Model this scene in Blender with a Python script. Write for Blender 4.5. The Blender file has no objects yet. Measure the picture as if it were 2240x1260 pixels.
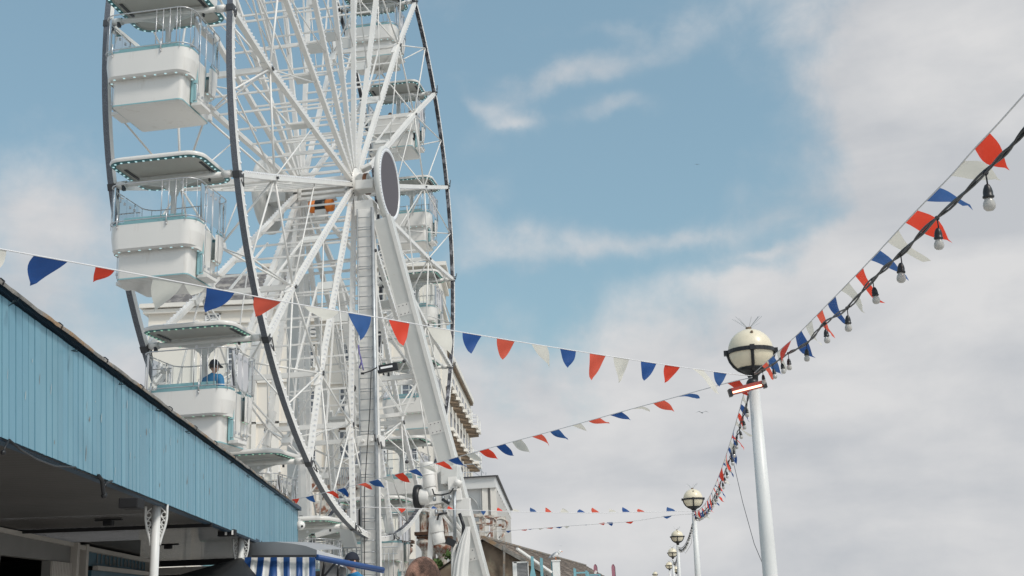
import bpy, bmesh, math, random
from mathutils import Vector as V, Matrix, noise
random.seed(7)
SC = bpy.context.scene
COL = SC.collection
PI = math.pi
R = math.radians

# ------------------------------------------------------------------ camera
F = 2544.34            # focal length in photo pixels (2240 wide)
PITCH, ROLL = 0.2662, -0.0401
fw = V((0, math.cos(PITCH), math.sin(PITCH)))
up0 = V((0, -math.sin(PITCH), math.cos(PITCH)))
rt0 = V((1, 0, 0))
rt = rt0 * math.cos(ROLL) + up0 * math.sin(ROLL)
up = -rt0 * math.sin(ROLL) + up0 * math.cos(ROLL)
EYE = V((0, 0, 1.6))
cd = bpy.data.cameras.new('camera')
cd.sensor_width = 36; cd.lens = F / 2240 * 36; cd.clip_end = 4000; cd.clip_start = 0.05
co = bpy.data.objects.new('camera', cd); COL.objects.link(co)
M3 = Matrix((rt, up, -fw)).transposed()
co.matrix_world = Matrix.Translation(EYE) @ M3.to_4x4()
SC.camera = co

def at(px, py, Y):
    d = fw + rt * ((px - 1120) / F) + up * ((630 - py) / F)
    return EYE + d * (Y / d.y)

def onx(px, py, X):
    d = fw + rt * ((px - 1120) / F) + up * ((630 - py) / F)
    return EYE + d * (X / d.x)

def onz(px, py, Z):
    d = fw + rt * ((px - 1120) / F) + up * ((630 - py) / F)
    return EYE + d * ((Z - EYE.z) / d.z)

# ------------------------------------------------------------------ materials
MATS = {}
def nd(nt, typ, **kw):
    n = nt.nodes.new(typ)
    for k, v in kw.items():
        setattr(n, k, v)
    return n
def mat(name, col, rough=0.5, metal=0.0, var=0.0, vscale=3.0, stain=None, stain_amt=0.5, sscale=2.0,
        bump=0.0, bscale=40.0, spec=None, coat=0.0, stretch=(1, 1, 1), transl=0.0, emit=None, estr=0.0, sthr=0.55, alpha=None):
    m = bpy.data.materials.new(name); m.use_nodes = True
    nt = m.node_tree; b = nt.nodes['Principled BSDF']; out = nt.nodes['Material Output']
    b.inputs['Roughness'].default_value = rough
    b.inputs['Metallic'].default_value = metal
    if spec is not None: b.inputs['Specular IOR Level'].default_value = spec
    if coat: b.inputs['Coat Weight'].default_value = coat
    tc = nd(nt, 'ShaderNodeTexCoord'); mp = nd(nt, 'ShaderNodeMapping')
    mp.inputs['Scale'].default_value = stretch
    nt.links.new(tc.outputs['Object'], mp.inputs[0])
    c = (*col, 1)
    src = None
    if var:
        n = nd(nt, 'ShaderNodeTexNoise'); n.inputs['Scale'].default_value = vscale; n.inputs['Detail'].default_value = 6
        nt.links.new(mp.outputs[0], n.inputs['Vector'])
        r = nd(nt, 'ShaderNodeValToRGB')
        r.color_ramp.elements[0].position = 0.3; r.color_ramp.elements[1].position = 0.7
        r.color_ramp.elements[0].color = tuple(max(0, x * (1 - var)) for x in col) + (1,)
        r.color_ramp.elements[1].color = tuple(min(1, x * (1 + var * 0.6)) for x in col) + (1,)
        nt.links.new(n.outputs['Fac'], r.inputs[0]); src = r.outputs[0]
    if stain:
        n2 = nd(nt, 'ShaderNodeTexNoise'); n2.inputs['Scale'].default_value = sscale; n2.inputs['Detail'].default_value = 8
        n2.inputs['Roughness'].default_value = 0.65
        nt.links.new(mp.outputs[0], n2.inputs['Vector'])
        r2 = nd(nt, 'ShaderNodeValToRGB')
        r2.color_ramp.elements[0].position = sthr; r2.color_ramp.elements[1].position = sthr + 0.13
        r2.color_ramp.elements[0].color = (0, 0, 0, 1); r2.color_ramp.elements[1].color = (stain_amt,) * 3 + (1,)
        nt.links.new(n2.outputs['Fac'], r2.inputs[0])
        mx = nd(nt, 'ShaderNodeMix', data_type='RGBA')
        nt.links.new(r2.outputs[0], mx.inputs['Factor'])
        if src: nt.links.new(src, mx.inputs['A'])
        else: mx.inputs['A'].default_value = c
        mx.inputs['B'].default_value = (*stain, 1); src = mx.outputs['Result']
    if src: nt.links.new(src, b.inputs['Base Color'])
    else: b.inputs['Base Color'].default_value = c
    if bump:
        n3 = nd(nt, 'ShaderNodeTexNoise'); n3.inputs['Scale'].default_value = bscale; n3.inputs['Detail'].default_value = 5
        nt.links.new(mp.outputs[0], n3.inputs['Vector'])
        bp = nd(nt, 'ShaderNodeBump'); bp.inputs['Strength'].default_value = bump; bp.inputs['Distance'].default_value = 0.02
        nt.links.new(n3.outputs['Fac'], bp.inputs['Height']); nt.links.new(bp.outputs[0], b.inputs['Normal'])
    if transl:
        t = nd(nt, 'ShaderNodeBsdfTranslucent')
        if src: nt.links.new(src, t.inputs[0])
        else: t.inputs[0].default_value = c
        ms = nd(nt, 'ShaderNodeMixShader'); ms.inputs[0].default_value = transl
        nt.links.new(b.outputs[0], ms.inputs[1]); nt.links.new(t.outputs[0], ms.inputs[2])
        nt.links.new(ms.outputs[0], out.inputs[0])
    if emit:
        b.inputs['Emission Color'].default_value = (*emit, 1); b.inputs['Emission Strength'].default_value = estr
    MATS[name] = m
    return m

def glass_mat(name, tint=(1, 1, 1), refl=0.12, ior=1.15):
    m = bpy.data.materials.new(name); m.use_nodes = True
    nt = m.node_tree; nt.nodes.clear()
    out = nd(nt, 'ShaderNodeOutputMaterial'); t = nd(nt, 'ShaderNodeBsdfTransparent'); g = nd(nt, 'ShaderNodeBsdfGlossy')
    t.inputs[0].default_value = (*tint, 1); g.inputs['Roughness'].default_value = 0.04
    fr = nd(nt, 'ShaderNodeFresnel'); fr.inputs[0].default_value = ior
    ad = nd(nt, 'ShaderNodeMath', operation='ADD'); ad.inputs[1].default_value = refl
    nt.links.new(fr.outputs[0], ad.inputs[0])
    ms = nd(nt, 'ShaderNodeMixShader')
    nt.links.new(ad.outputs[0], ms.inputs[0]); nt.links.new(t.outputs[0], ms.inputs[1]); nt.links.new(g.outputs[0], ms.inputs[2])
    nt.links.new(ms.outputs[0], out.inputs[0])
    return m

WHITE = mat('white_paint', (.80, .78, .75), .38, var=.05, vscale=2.2, stain=(.5, .42, .33), stain_amt=.28, sscale=5, sthr=.6)
GREYW = mat('greyish_white_paint', (.64, .64, .62), .45, var=.07, vscale=2, stain=(.40, .34, .28), stain_amt=.4, sscale=5, sthr=.60)
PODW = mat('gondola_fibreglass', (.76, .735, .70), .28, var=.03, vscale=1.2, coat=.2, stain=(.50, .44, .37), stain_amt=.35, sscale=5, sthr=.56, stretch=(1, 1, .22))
TEAL = mat('teal_trim', (.26, .47, .50), .35)
TEALD = mat('dark_teal_trim', (.03, .17, .19), .35)
DARKMESH = mat('dark_perforated_rim', (.15, .16, .185), .42, var=.5, vscale=60)
MOTTLE = mat('weathered_dark_rim', (.045, .045, .055), .7, stain=(.33, .33, .36), stain_amt=.85, sscale=5, sthr=.48)
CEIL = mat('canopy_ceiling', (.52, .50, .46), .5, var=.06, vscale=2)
LEDW = mat('led_lens', (.65, .85, .85), .25, emit=(.55, .85, .9), estr=.55)
LEDG = mat('led_lens_green', (.5, .78, .62), .25, emit=(.4, .8, .55), estr=.35)
NUB = mat('small_bulb_caps', (.85, .85, .87), .25)
STEEL = mat('polished_steel', (.60, .60, .61), .38, metal=.75)
GALV = mat('galvanised_steel', (.42, .44, .46), .45, metal=.7, var=.15, vscale=8)
BLACK = mat('black_plastic', (.012, .013, .016), .4)
DGREY = mat('dark_grey', (.06, .06, .065), .5)
GLASS = glass_mat('clear_panel', (.95, .97, .975), .015)
BULB = mat('bulb_glass', (.62, .60, .57), .15, spec=.8, transl=.35)
DISCSCR = mat('led_disc_screen', (.105, .09, .10), .55, var=.1, vscale=50)
ORANGE = mat('orange_motor', (.8, .22, .03), .4)
RUST = mat('rusty_white_iron', (.62, .58, .52), .75, var=.2, vscale=4, stain=(.22, .07, .03), stain_amt=.95, sscale=3.2, sthr=.47, bump=.5)
BLUEF = mat('blue_fascia_board', (.160, .335, .425), .42, var=.10, vscale=1.3, stretch=(1, 1, .35), stain=(.42, .55, .58), stain_amt=.5, sscale=7, sthr=.68)
BLUED = mat('dark_blue_edge', (.015, .05, .09), .5)
LICHEN = mat('weathered_roof_edge', (.26, .245, .225), .9, var=.4, vscale=6, stain=(.30, .17, .07), stain_amt=.75, sscale=3, sthr=.5, bump=.6)
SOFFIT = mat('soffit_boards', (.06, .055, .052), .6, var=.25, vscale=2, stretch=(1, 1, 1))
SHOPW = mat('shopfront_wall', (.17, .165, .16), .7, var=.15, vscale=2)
SHOPT = mat('shopfront_trim', (.42, .39, .36), .6, var=.1)
SHOPBL = mat('shopfront_blue', (.03, .10, .15), .5, var=.2)
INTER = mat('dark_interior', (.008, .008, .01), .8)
REDF = mat('red_flag', (.80, .065, .03), .6, transl=.4, var=.08, vscale=3)
BLUFL = mat('blue_flag', (.018, .085, .30), .6, transl=.3, var=.15, vscale=3)
WHF = mat('white_flag', (.74, .71, .64), .6, transl=.35, var=.05)
ROPE = mat('white_tape', (.70, .69, .70), .7)
POLE = mat('white_lamp_post', (.70, .70, .69), .4, var=.05, vscale=1.5, stain=(.42, .33, .24), stain_amt=.5, sscale=9, sthr=.66, stretch=(1, 1, .5))
GLOBE = mat('cream_globe', (.80, .71, .54), .36, var=.06, vscale=2.5, coat=.2, stain=(.5, .42, .28), stain_amt=.3, sscale=6, sthr=.6)
HOTEL = mat('cream_render', (.80, .745, .67), .85, var=.06, vscale=.15, stain=(.5, .42, .34), stain_amt=.35, sscale=.5, stretch=(1, 1, .3), sthr=.58)
HOTELT = mat('cream_trim', (.80, .76, .70), .8, var=.06, vscale=.5)
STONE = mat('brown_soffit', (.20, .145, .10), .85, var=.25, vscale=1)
SLATE = mat('slate_roof', (.16, .15, .15), .8, var=.45, vscale=1.2, stain=(.4, .37, .33), stain_amt=.7, sscale=1.0, sthr=.5, stretch=(2, 2, .5), bump=.5, bscale=4)
WINGL = mat('window_glass', (.10, .12, .15), .12, var=.3, vscale=.5, spec=.8)
WINFR = mat('window_frame_white', (.78, .77, .75), .5)
CURT = mat('pink_blind', (.42, .22, .22), .9)
SHING = mat('brown_shingle', (.13, .10, .08), .9, var=.4, vscale=1.2, stain=(.33, .27, .22), stain_amt=.8, sscale=1.5, sthr=.52, bump=.6, bscale=6)
SHINGW = mat('lichened_gable', (.20, .15, .11), .95, var=.35, vscale=3, stain=(.3, .28, .2), stain_amt=.7, sscale=2, bump=.6, bscale=8)
POSTBL = mat('pale_blue_post', (.20, .42, .48), .6, var=.15)
AWBL = mat('awning_blue', (.015, .07, .24), .5, spec=.6)
AWWH = mat('awning_white', (.76, .75, .73), .6)
KIOSK = mat('kiosk_grey', (.36, .36, .37), .5, var=.06, vscale=2)
KIOSKL = mat('kiosk_pale', (.62, .63, .65), .5, var=.05)
BLKFAB = mat('black_canvas', (.015, .016, .017), .6, spec=.5, var=.3)
SKIN = mat('skin', (.56, .30, .21), .55, var=.08, vscale=12)
HAIR = mat('cropped_hair', (.085, .045, .032), .85, var=.5, vscale=60, stain=(.46, .25, .18), stain_amt=.8, sscale=7, sthr=.47, bump=.5, bscale=180)
HAIRD = mat('dark_hair', (.03, .02, .016), .8, var=.3, vscale=30)
BLJ = mat('blue_jacket', (.02, .20, .42), .7, var=.15, vscale=6)
NAVY = mat('navy_cloth', (.012, .016, .03), .8)
YELL = mat('yellow_shirt', (.55, .52, .08), .8)
PINKC = mat('pale_pink_cloth', (.6, .4, .38), .8)
GULLW = mat('gull_white', (.75, .74, .73), .7)
GULLG = mat('gull_grey', (.28, .30, .33), .7)
PINKFL = mat('pink_feather_flag', (.50, .22, .28), .7, transl=.2, var=.2, vscale=2)
PLANT = mat('leaf_green', (.07, .12, .03), .7, var=.3)
TARP = mat('white_sheet', (.72, .71, .69), .6, var=.04)
GROUNDM = mat('pier_deck', (.56, .53, .49), .8, var=.25, vscale=1.5, stretch=(1, 8, 1))
SEAM = mat('sea_water', (.06, .11, .12), .15, bump=.4, bscale=.5)

# ------------------------------------------------------------------ mesh builder
class MB:
    def __init__(s): s.v = []; s.f = []; s.sm = []; s.mi = []; s.m = 0
    def add(s, vs, fs, smooth=False):
        o = len(s.v); s.v += [tuple(v) for v in vs]
        for f in fs: s.f.append([i + o for i in f]); s.sm.append(smooth); s.mi.append(s.m)
        return s
    def box(s, c, d, rot=None):
        c = V(c); hx, hy, hz = d[0] / 2, d[1] / 2, d[2] / 2
        vs = [V((x, y, z)) for x in (-hx, hx) for y in (-hy, hy) for z in (-hz, hz)]
        if rot is not None: vs = [rot @ v for v in vs]
        return s.add([v + c for v in vs], [(0, 1, 3, 2), (4, 6, 7, 5), (0, 4, 5, 1), (2, 3, 7, 6), (0, 2, 6, 4), (1, 5, 7, 3)])
    def beam(s, a, b, w, h, upv=(0, 0, 1), w2=None, h2=None):
        a = V(a); b = V(b); d = (b - a).normalized(); u = V(upv)
        if abs(d.dot(u)) > .98: u = V((0, 1, 0)) if abs(d.y) < .9 else V((1, 0, 0))
        x = d.cross(u).normalized(); y = x.cross(d).normalized()
        w2 = w2 or w; h2 = h2 or h
        vs = []
        for p, ww, hh in ((a, w, h), (b, w2, h2)):
            for sx, sy in ((-1, -1), (1, -1), (1, 1), (-1, 1)):
                vs.append(p + x * sx * ww / 2 + y * sy * hh / 2)
        return s.add(vs, [(0, 1, 5, 4), (1, 2, 6, 5), (2, 3, 7, 6), (3, 0, 4, 7), (3, 2, 1, 0), (4, 5, 6, 7)])
    def tube(s, pts, r, n=8, cap=True, closed=False):
        pts = [V(p) for p in pts]
        if not hasattr(r, '__len__'): r = [r] * len(pts)
        N = len(pts); vs = []; px = None
        for i, p in enumerate(pts):
            if closed: t = pts[(i + 1) % N] - pts[i - 1]
            else: t = pts[min(i + 1, N - 1)] - pts[max(i - 1, 0)]
            if t.length < 1e-9: t = V((0, 0, 1))
            t.normalize()
            if px is None:
                u = V((0, 0, 1)) if abs(t.z) < .9 else V((1, 0, 0)); x = t.cross(u).normalized()
            else:
                x = px - t * px.dot(t)
                if x.length < 1e-6: x = t.orthogonal()
                x.normalize()
            px = x; y = t.cross(x)
            for k in range(n):
                a = 2 * PI * k / n; vs.append(p + (x * math.cos(a) + y * math.sin(a)) * r[i])
        fs = []
        for i in range(N if closed else N - 1):
            j = (i + 1) % N
            for k in range(n):
                k2 = (k + 1) % n; fs.append((i * n + k, i * n + k2, j * n + k2, j * n + k))
        s.add(vs, fs, n > 4)
        if cap and not closed:
            o = len(s.v) - len(vs)
            s.f.append([o + k for k in range(n)][::-1]); s.sm.append(False); s.mi.append(s.m)
            s.f.append([o + (N - 1) * n + k for k in range(n)]); s.sm.append(False); s.mi.append(s.m)
        return s
    def lathe(s, prof, c=(0, 0, 0), n=16, axis=None, smooth=True):
        # prof: list of (r,z); axis: 3x3 rotation taking z to the axis
        c = V(c); vs = []
        for r, z in prof:
            for k in range(n):
                a = 2 * PI * k / n; v = V((r * math.cos(a), r * math.sin(a), z))
                if axis is not None: v = axis @ v
                vs.append(v + c)
        fs = []
        for i in range(len(prof) - 1):
            for k in range(n):
                k2 = (k + 1) % n; fs.append((i * n + k, i * n + k2, (i + 1) * n + k2, (i + 1) * n + k))
        s.add(vs, fs, smooth)
        return s
    def prism(s, poly, fn, t0, t1, smooth=False):
        # poly list of (u,v); fn(u,v,t)->point ; caps as ngons
        n = len(poly); vs = [fn(u, v, t0) for u, v in poly] + [fn(u, v, t1) for u, v in poly]
        s.add(vs[:], [[i, (i + 1) % n, (i + 1) % n + n, i + n] for i in range(n)], smooth)
        o = len(s.v) - 2 * n
        s.f.append([o + i for i in range(n)][::-1]); s.sm.append(False); s.mi.append(s.m)
        s.f.append([o + n + i for i in range(n)]); s.sm.append(False); s.mi.append(s.m)
        return s
    def quad(s, a, b, c, d): return s.add([a, b, c, d], [(0, 1, 2, 3)])
    def ball(s, c, r, n=10, sc=(1, 1, 1), rot=None):
        m = max(4, n // 2 + 1); vs = []; c = V(c)
        for i in range(m + 1):
            th = PI * i / m
            for k in range(n):
                a = 2 * PI * k / n
                v = V((math.sin(th) * math.cos(a) * sc[0], math.sin(th) * math.sin(a) * sc[1], math.cos(th) * sc[2])) * r
                if rot is not None: v = rot @ v
                vs.append(v + c)
        fs = []
        for i in range(m):
            for k in range(n):
                k2 = (k + 1) % n; fs.append((i * n + k, (i + 1) * n + k, (i + 1) * n + k2, i * n + k2))
        return s.add(vs, fs, True)
    def build(s, name, m, parent=None, bevel=0.0, fixn=True):
        me = bpy.data.meshes.new(name); me.from_pydata(s.v, [], s.f)
        ms = m if isinstance(m, (list, tuple)) else [m]
        for q in ms: me.materials.append(q)
        for p, sm, mi in zip(me.polygons, s.sm, s.mi): p.use_smooth = sm; p.material_index = mi
        if fixn:
            bm = bmesh.new(); bm.from_mesh(me); bmesh.ops.remove_doubles(bm, verts=bm.verts, dist=1e-5)
            bmesh.ops.recalc_face_normals(bm, faces=bm.faces); bm.to_mesh(me); bm.free()
        me.update()
        o = bpy.data.objects.new(name, me); COL.objects.link(o)
        if parent: o.parent = parent
        if bevel:
            b = o.modifiers.new('bevel', 'BEVEL'); b.width = bevel; b.segments = 2; b.limit_method = 'ANGLE'
        return o

def thing(name, label, cat, loc=(0, 0, 0), rotz=0, group=None):
    o = bpy.data.objects.new(name, None); COL.objects.link(o); o.empty_display_size = .1
    o.location = loc; o.rotation_euler = (0, 0, rotz); o['label'] = label; o['category'] = cat
    if group: o['group'] = group
    return o
def tag(o, label, cat, group=None):
    o['label'] = label; o['category'] = cat
    if group: o['group'] = group
    return o
def struct(o): o['kind'] = 'structure'; return o
def dup(o, loc=None, label=None, parent=None):
    c = o.copy(); COL.objects.link(c); c.parent = parent
    if loc is not None: c.location = loc
    if label: c['label'] = label
    for ch in [x for x in o.children]:
        dup(ch, parent=c)
    return c
def rotto(d):
    return V((0, 0, 1)).rotation_difference(V(d).normalized()).to_matrix()
def lerp(a, b, t): return a + (b - a) * t

# ------------------------------------------------------------------ wheel frame
YAW = 0.1694; S = 1.2
WR = 7.971 * S; WW = 2.1701 * S; TH = 0.3283; ST = R(20)
AX = V((math.cos(YAW), -math.sin(YAW), 0)); AY = V((math.sin(YAW), math.cos(YAW), 0))
HUBF = V((-3.0747 * S, 30, 9.4438 * S + 1.6)); O = HUBF - AX * WW / 2
HW = WW / 2
def piv(k):
    t = TH + k * ST; return V((0, -WR * math.cos(t), -WR * math.sin(t)))
def wl(p): return O + AX * p[0] + AY * p[1] + V((0, 0, p[2]))
def rad(t, r, x): return V((x, -r * math.cos(t), -r * math.sin(t)))
def inv(p):
    q = V(p) - O; return V((q.dot(AX), q.dot(AY), q.z))

wheel = thing('ferris_wheel', 'big white observation wheel with dark rims and lattice spokes turning above the pier', 'ferris wheel', O, -YAW)

def make_rim(x0, name, front):
    # square box section: dark inner and outer faces, pale side plates
    N = 144; hw = .062; hr = .07
    b = MB()
    for (r0, r1, xa, xb, mi) in ((WR + hr, WR + hr, -hw, hw, 0), (WR - hr, WR - hr, -hw, hw, 1)):
        vs = []; fs = []
        for i in range(N):
            t = 2 * PI * i / N; vs += [rad(t, r0, x0 + xa), rad(t, r0, x0 + xb)]
        for i in range(N):
            j = (i + 1) % N; fs.append((2 * i, 2 * i + 1, 2 * j + 1, 2 * j))
        b.m = mi; b.add(vs, fs, True)
    b.m = 2
    for xa in (-hw, hw):
        vs = []; fs = []
        for i in range(N):
            t = 2 * PI * i / N; vs += [rad(t, WR - hr, x0 + xa), rad(t, WR + hr, x0 + xa)]
        for i in range(N):
            j = (i + 1) % N; fs.append((2 * i, 2 * i + 1, 2 * j + 1, 2 * j))
        b.add(vs, fs, True)
    o = b.build(name, [DARKMESH, MOTTLE, WHITE], wheel, fixn=False)
    # seams / joint plates with clamps at each gondola, bulb nubs along the side plate
    for k in range(18):
        c = MB()
        t = TH + k * ST
        for dt in (.0,):
            c.add([rad(t + dt + e, rr, x0 + xx) for e in (-.007, .007) for rr in (WR - hr - .012, WR + hr + .012) for xx in (-hw - .01, hw + .01)],
                  [(0, 1, 3, 2), (4, 6, 7, 5), (0, 4, 5, 1), (2, 3, 7, 6), (0, 2, 6, 4), (1, 5, 7, 3)])
        t2 = t + .012
        c.tube([rad(t2, WR + hr - .02, x0 + hw + .02), rad(t2 + .004, WR + hr + .03, x0 + hw + .05), rad(t2 + .014, WR + hr + .02, x0 + hw + .07)], .014, 6)
        c.tube([rad(t2, WR - hr, x0 + hw + .02), rad(t2 - .012, WR - .02, x0 + hw + .05), rad(t2 + .014, WR + hr + .02, x0 + hw + .07)], .011, 6)
        c.build('rim_clamp', DGREY, o)
    n = MB()
    for i in range(18 * 16):
        t = 2 * PI * i / (18 * 16); s = 1 if front else -1
        n.ball(rad(t, WR - hr + .02, x0 + s * (hw + .006)), .022, 6)
    n.build('rim_bulbs', NUB, o)['kind'] = 'stuff'
    return o
make_rim(HW, 'rim', True); make_rim(-HW, 'rim', False)

FL = .78; FR = .42; JX = 1.08; JR = .73 * WR
# hub: axle drum, two flanges, bracket frame
b = MB(); rx = rotto((1, 0, 0))
b.lathe([(0, -.9), (.22, -.9), (.22, .9), (0, .9)], n=24, axis=rx)
for s in (-1, 1):
    b.lathe([(.0, s * .70), (.40, s * .70), (.46, s * .73), (.46, s * .86), (.34, s * .90), (.27, s * 1.05), (.27, s * 1.2), (0, s * 1.2)], n=30, axis=rx)
hub = b.build('hub', WHITE, wheel)
b = MB()
for s in (-1, 1):
    for k in range(36):
        t = 2 * PI * k / 36; b.beam(rad(t, .47, s * .74), rad(t, .47, s * .85), .025, .02)
b.build('hub_bolts', DGREY, hub)
b = MB()
for z in (-.28, .28, -.42):
    b.beam((-.7, -.40, z), (.7, -.40, z), .06, .07)
for x in (-.66, -.1, .1, .66)[::3]: b.beam((x, -.40, -.42), (x, -.40, .30), .07, .06)
b.box((0, -.36, 0), (1.3, .05, .30))
b.build('hub_guard', WHITE, hub)
b = MB()
b.lathe([(0, -.33), (.15, -.33), (.17, -.3), (.17, -.13), (.12, -.12), (.12, .12), (.17, .13), (.17, .3), (.15, .33), (0, .33)], (-.02, -.45, -.70), 20, rx)
b.m = 1; b.lathe([(0, -.14), (.18, -.14), (.18, .14), (0, .14)], (-.02, -.45, -.70), 20, rx)
b.m = 2; b.box((-.02, -.45, -.98), (.3, .25, .3)); b.box((-.02, -.42, -.52), (.8, .2, .05))
b.build('drive_gearbox', [ORANGE, BLACK, GREYW], hub)

for k in range(18):
    t = TH + k * ST
    for s in (-1, 1):
        b = MB()
        p0 = rad(t, FR, s * FL); p1 = rad(t, JR, s * JX); p2 = rad(t, WR - .08, s * HW)
        tang = V((0, math.sin(t), -math.cos(t)))
        b.beam(p0, p1, .12, .115, upv=tang)
        b.beam(p1, p2, .115, .11, upv=tang)
        # reinforcing knee
        b.beam(rad(t, JR * .93, s * (JX - .10)), rad(t, JR * 1.06, s * (JX + .0)), .125, .14, upv=tang)
        sp = b.build('spoke', WHITE, wheel)
        q = MB(); q.beam(rad(t, JR - .05, s * (JX + .075)), rad(t, JR + .06, s * (JX + .085)), .03, .05, upv=tang); q.build('joint_clamp', DGREY, sp)
        n = MB(); L = (p2 - p0).length; cnt = int(WR / .17)
        for i in range(cnt):
            r = FR + .3 + (WR - .2 - FR - .3) * i / cnt
            x = lerp(FL, JX, (r - FR) / (JR - FR)) if r < JR else lerp(JX, HW, (r - JR) / (WR - JR))
            q = rad(t, r, s * x) + tang * -.06 + V((s * .055, 0, 0))
            n.box(q, (.035, .035, .035))
        n.build('light_strip', NUB, sp)['kind'] = 'stuff'
    # axial ladder between the two spokes
    b = MB()
    b.beam(rad(t, JR, -JX), rad(t, JR, JX), .10, .12)
    for i in range(1, 7):
        r = lerp(FR + .6, JR - .35, (i - .5) / 6.2); x = lerp(FL, JX, (r - FR) / (JR - FR))
        b.beam(rad(t, r, -x), rad(t, r, x), .038, .045)
    x = lerp(FL, JX, .55); r = lerp(FR, JR, .55)
    for xx in (-.45, .45):
        xi = lerp(FL, JX, .45)
        b.beam(rad(t, r, xx), rad(t, JR, xx), .04, .045)
    b.build('cross_ladder', WHITE, wheel)
    b = MB()
    tang = V((0, math.sin(t), -math.cos(t)))
    c0 = rad(t, r - .1, x - .30); 
    b.beam(rad(t, r - .02, x - .06), rad(t, r - .02, x - .50), .26, .04, upv=tang)
    b.build('gusset_plate', GREYW, wheel)
    # bracing rods
    t1 = t + ST; tm = t + ST / 2; b = MB()
    for s in (-1, 1):
        b.tube([rad(t, JR, s * JX), rad(t1, JR, s * JX)], .026, 6)
        m = rad(tm, WR - .09, s * HW)
        b.tube([rad(t, JR, s * JX), m], .022, 6); b.tube([rad(t1, JR, s * JX), m], .022, 6)
        b.tube([rad(t, JR * .55, s * lerp(FL, JX, .5)), rad(t1, JR, s * JX)], .018, 5)
    cc = rad(tm, JR * 1.13, 0)
    for s in (-1, 1):
        b.tube([rad(t, JR, s * JX), cc], .024, 6); b.tube([rad(t1, JR, s * JX), cc], .024, 6)
        b.tube([cc, rad(tm, WR - .08, s * HW)], .02, 6)
    b.box(cc, (.22, .14, .22), rotto(V((0, math.cos(tm), math.sin(tm)))))
    b.build('bracing_rods', WHITE, wheel)

# ------------------------------------------------------------------ gondola
def rrect(x0, x1, y0, y1, r, n=6):
    pts = []
    for cx, cy, a0 in ((x1 - r, y0 + r, -PI / 2), (x1 - r, y1 - r, 0), (x0 + r, y1 - r, PI / 2), (x0 + r, y0 + r, PI)):
        for i in range(n + 1):
            a = a0 + PI / 2 * i / n; pts.append((cx + r * math.cos(a), cy + r * math.sin(a)))
    return pts
def loft(b, rings, smooth=True, cap0=True, cap1=True):
    n = len(rings[0]); vs = [p for ring in rings for p in ring]; fs = []
    for i in range(len(rings) - 1):
        for k in range(n):
            k2 = (k + 1) % n; fs.append((i * n + k, i * n + k2, (i + 1) * n + k2, (i + 1) * n + k))
    b.add(vs, fs, smooth); o = len(b.v) - len(vs)
    if cap0: b.f.append([o + k for k in range(n)][::-1]); b.sm.append(False); b.mi.append(b.m)
    if cap1: b.f.append([o + (len(rings) - 1) * n + k for k in range(n)]); b.sm.append(False); b.mi.append(b.m)
def ring3(poly, z): return [V((x, y, z)) for x, y in poly]

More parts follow.
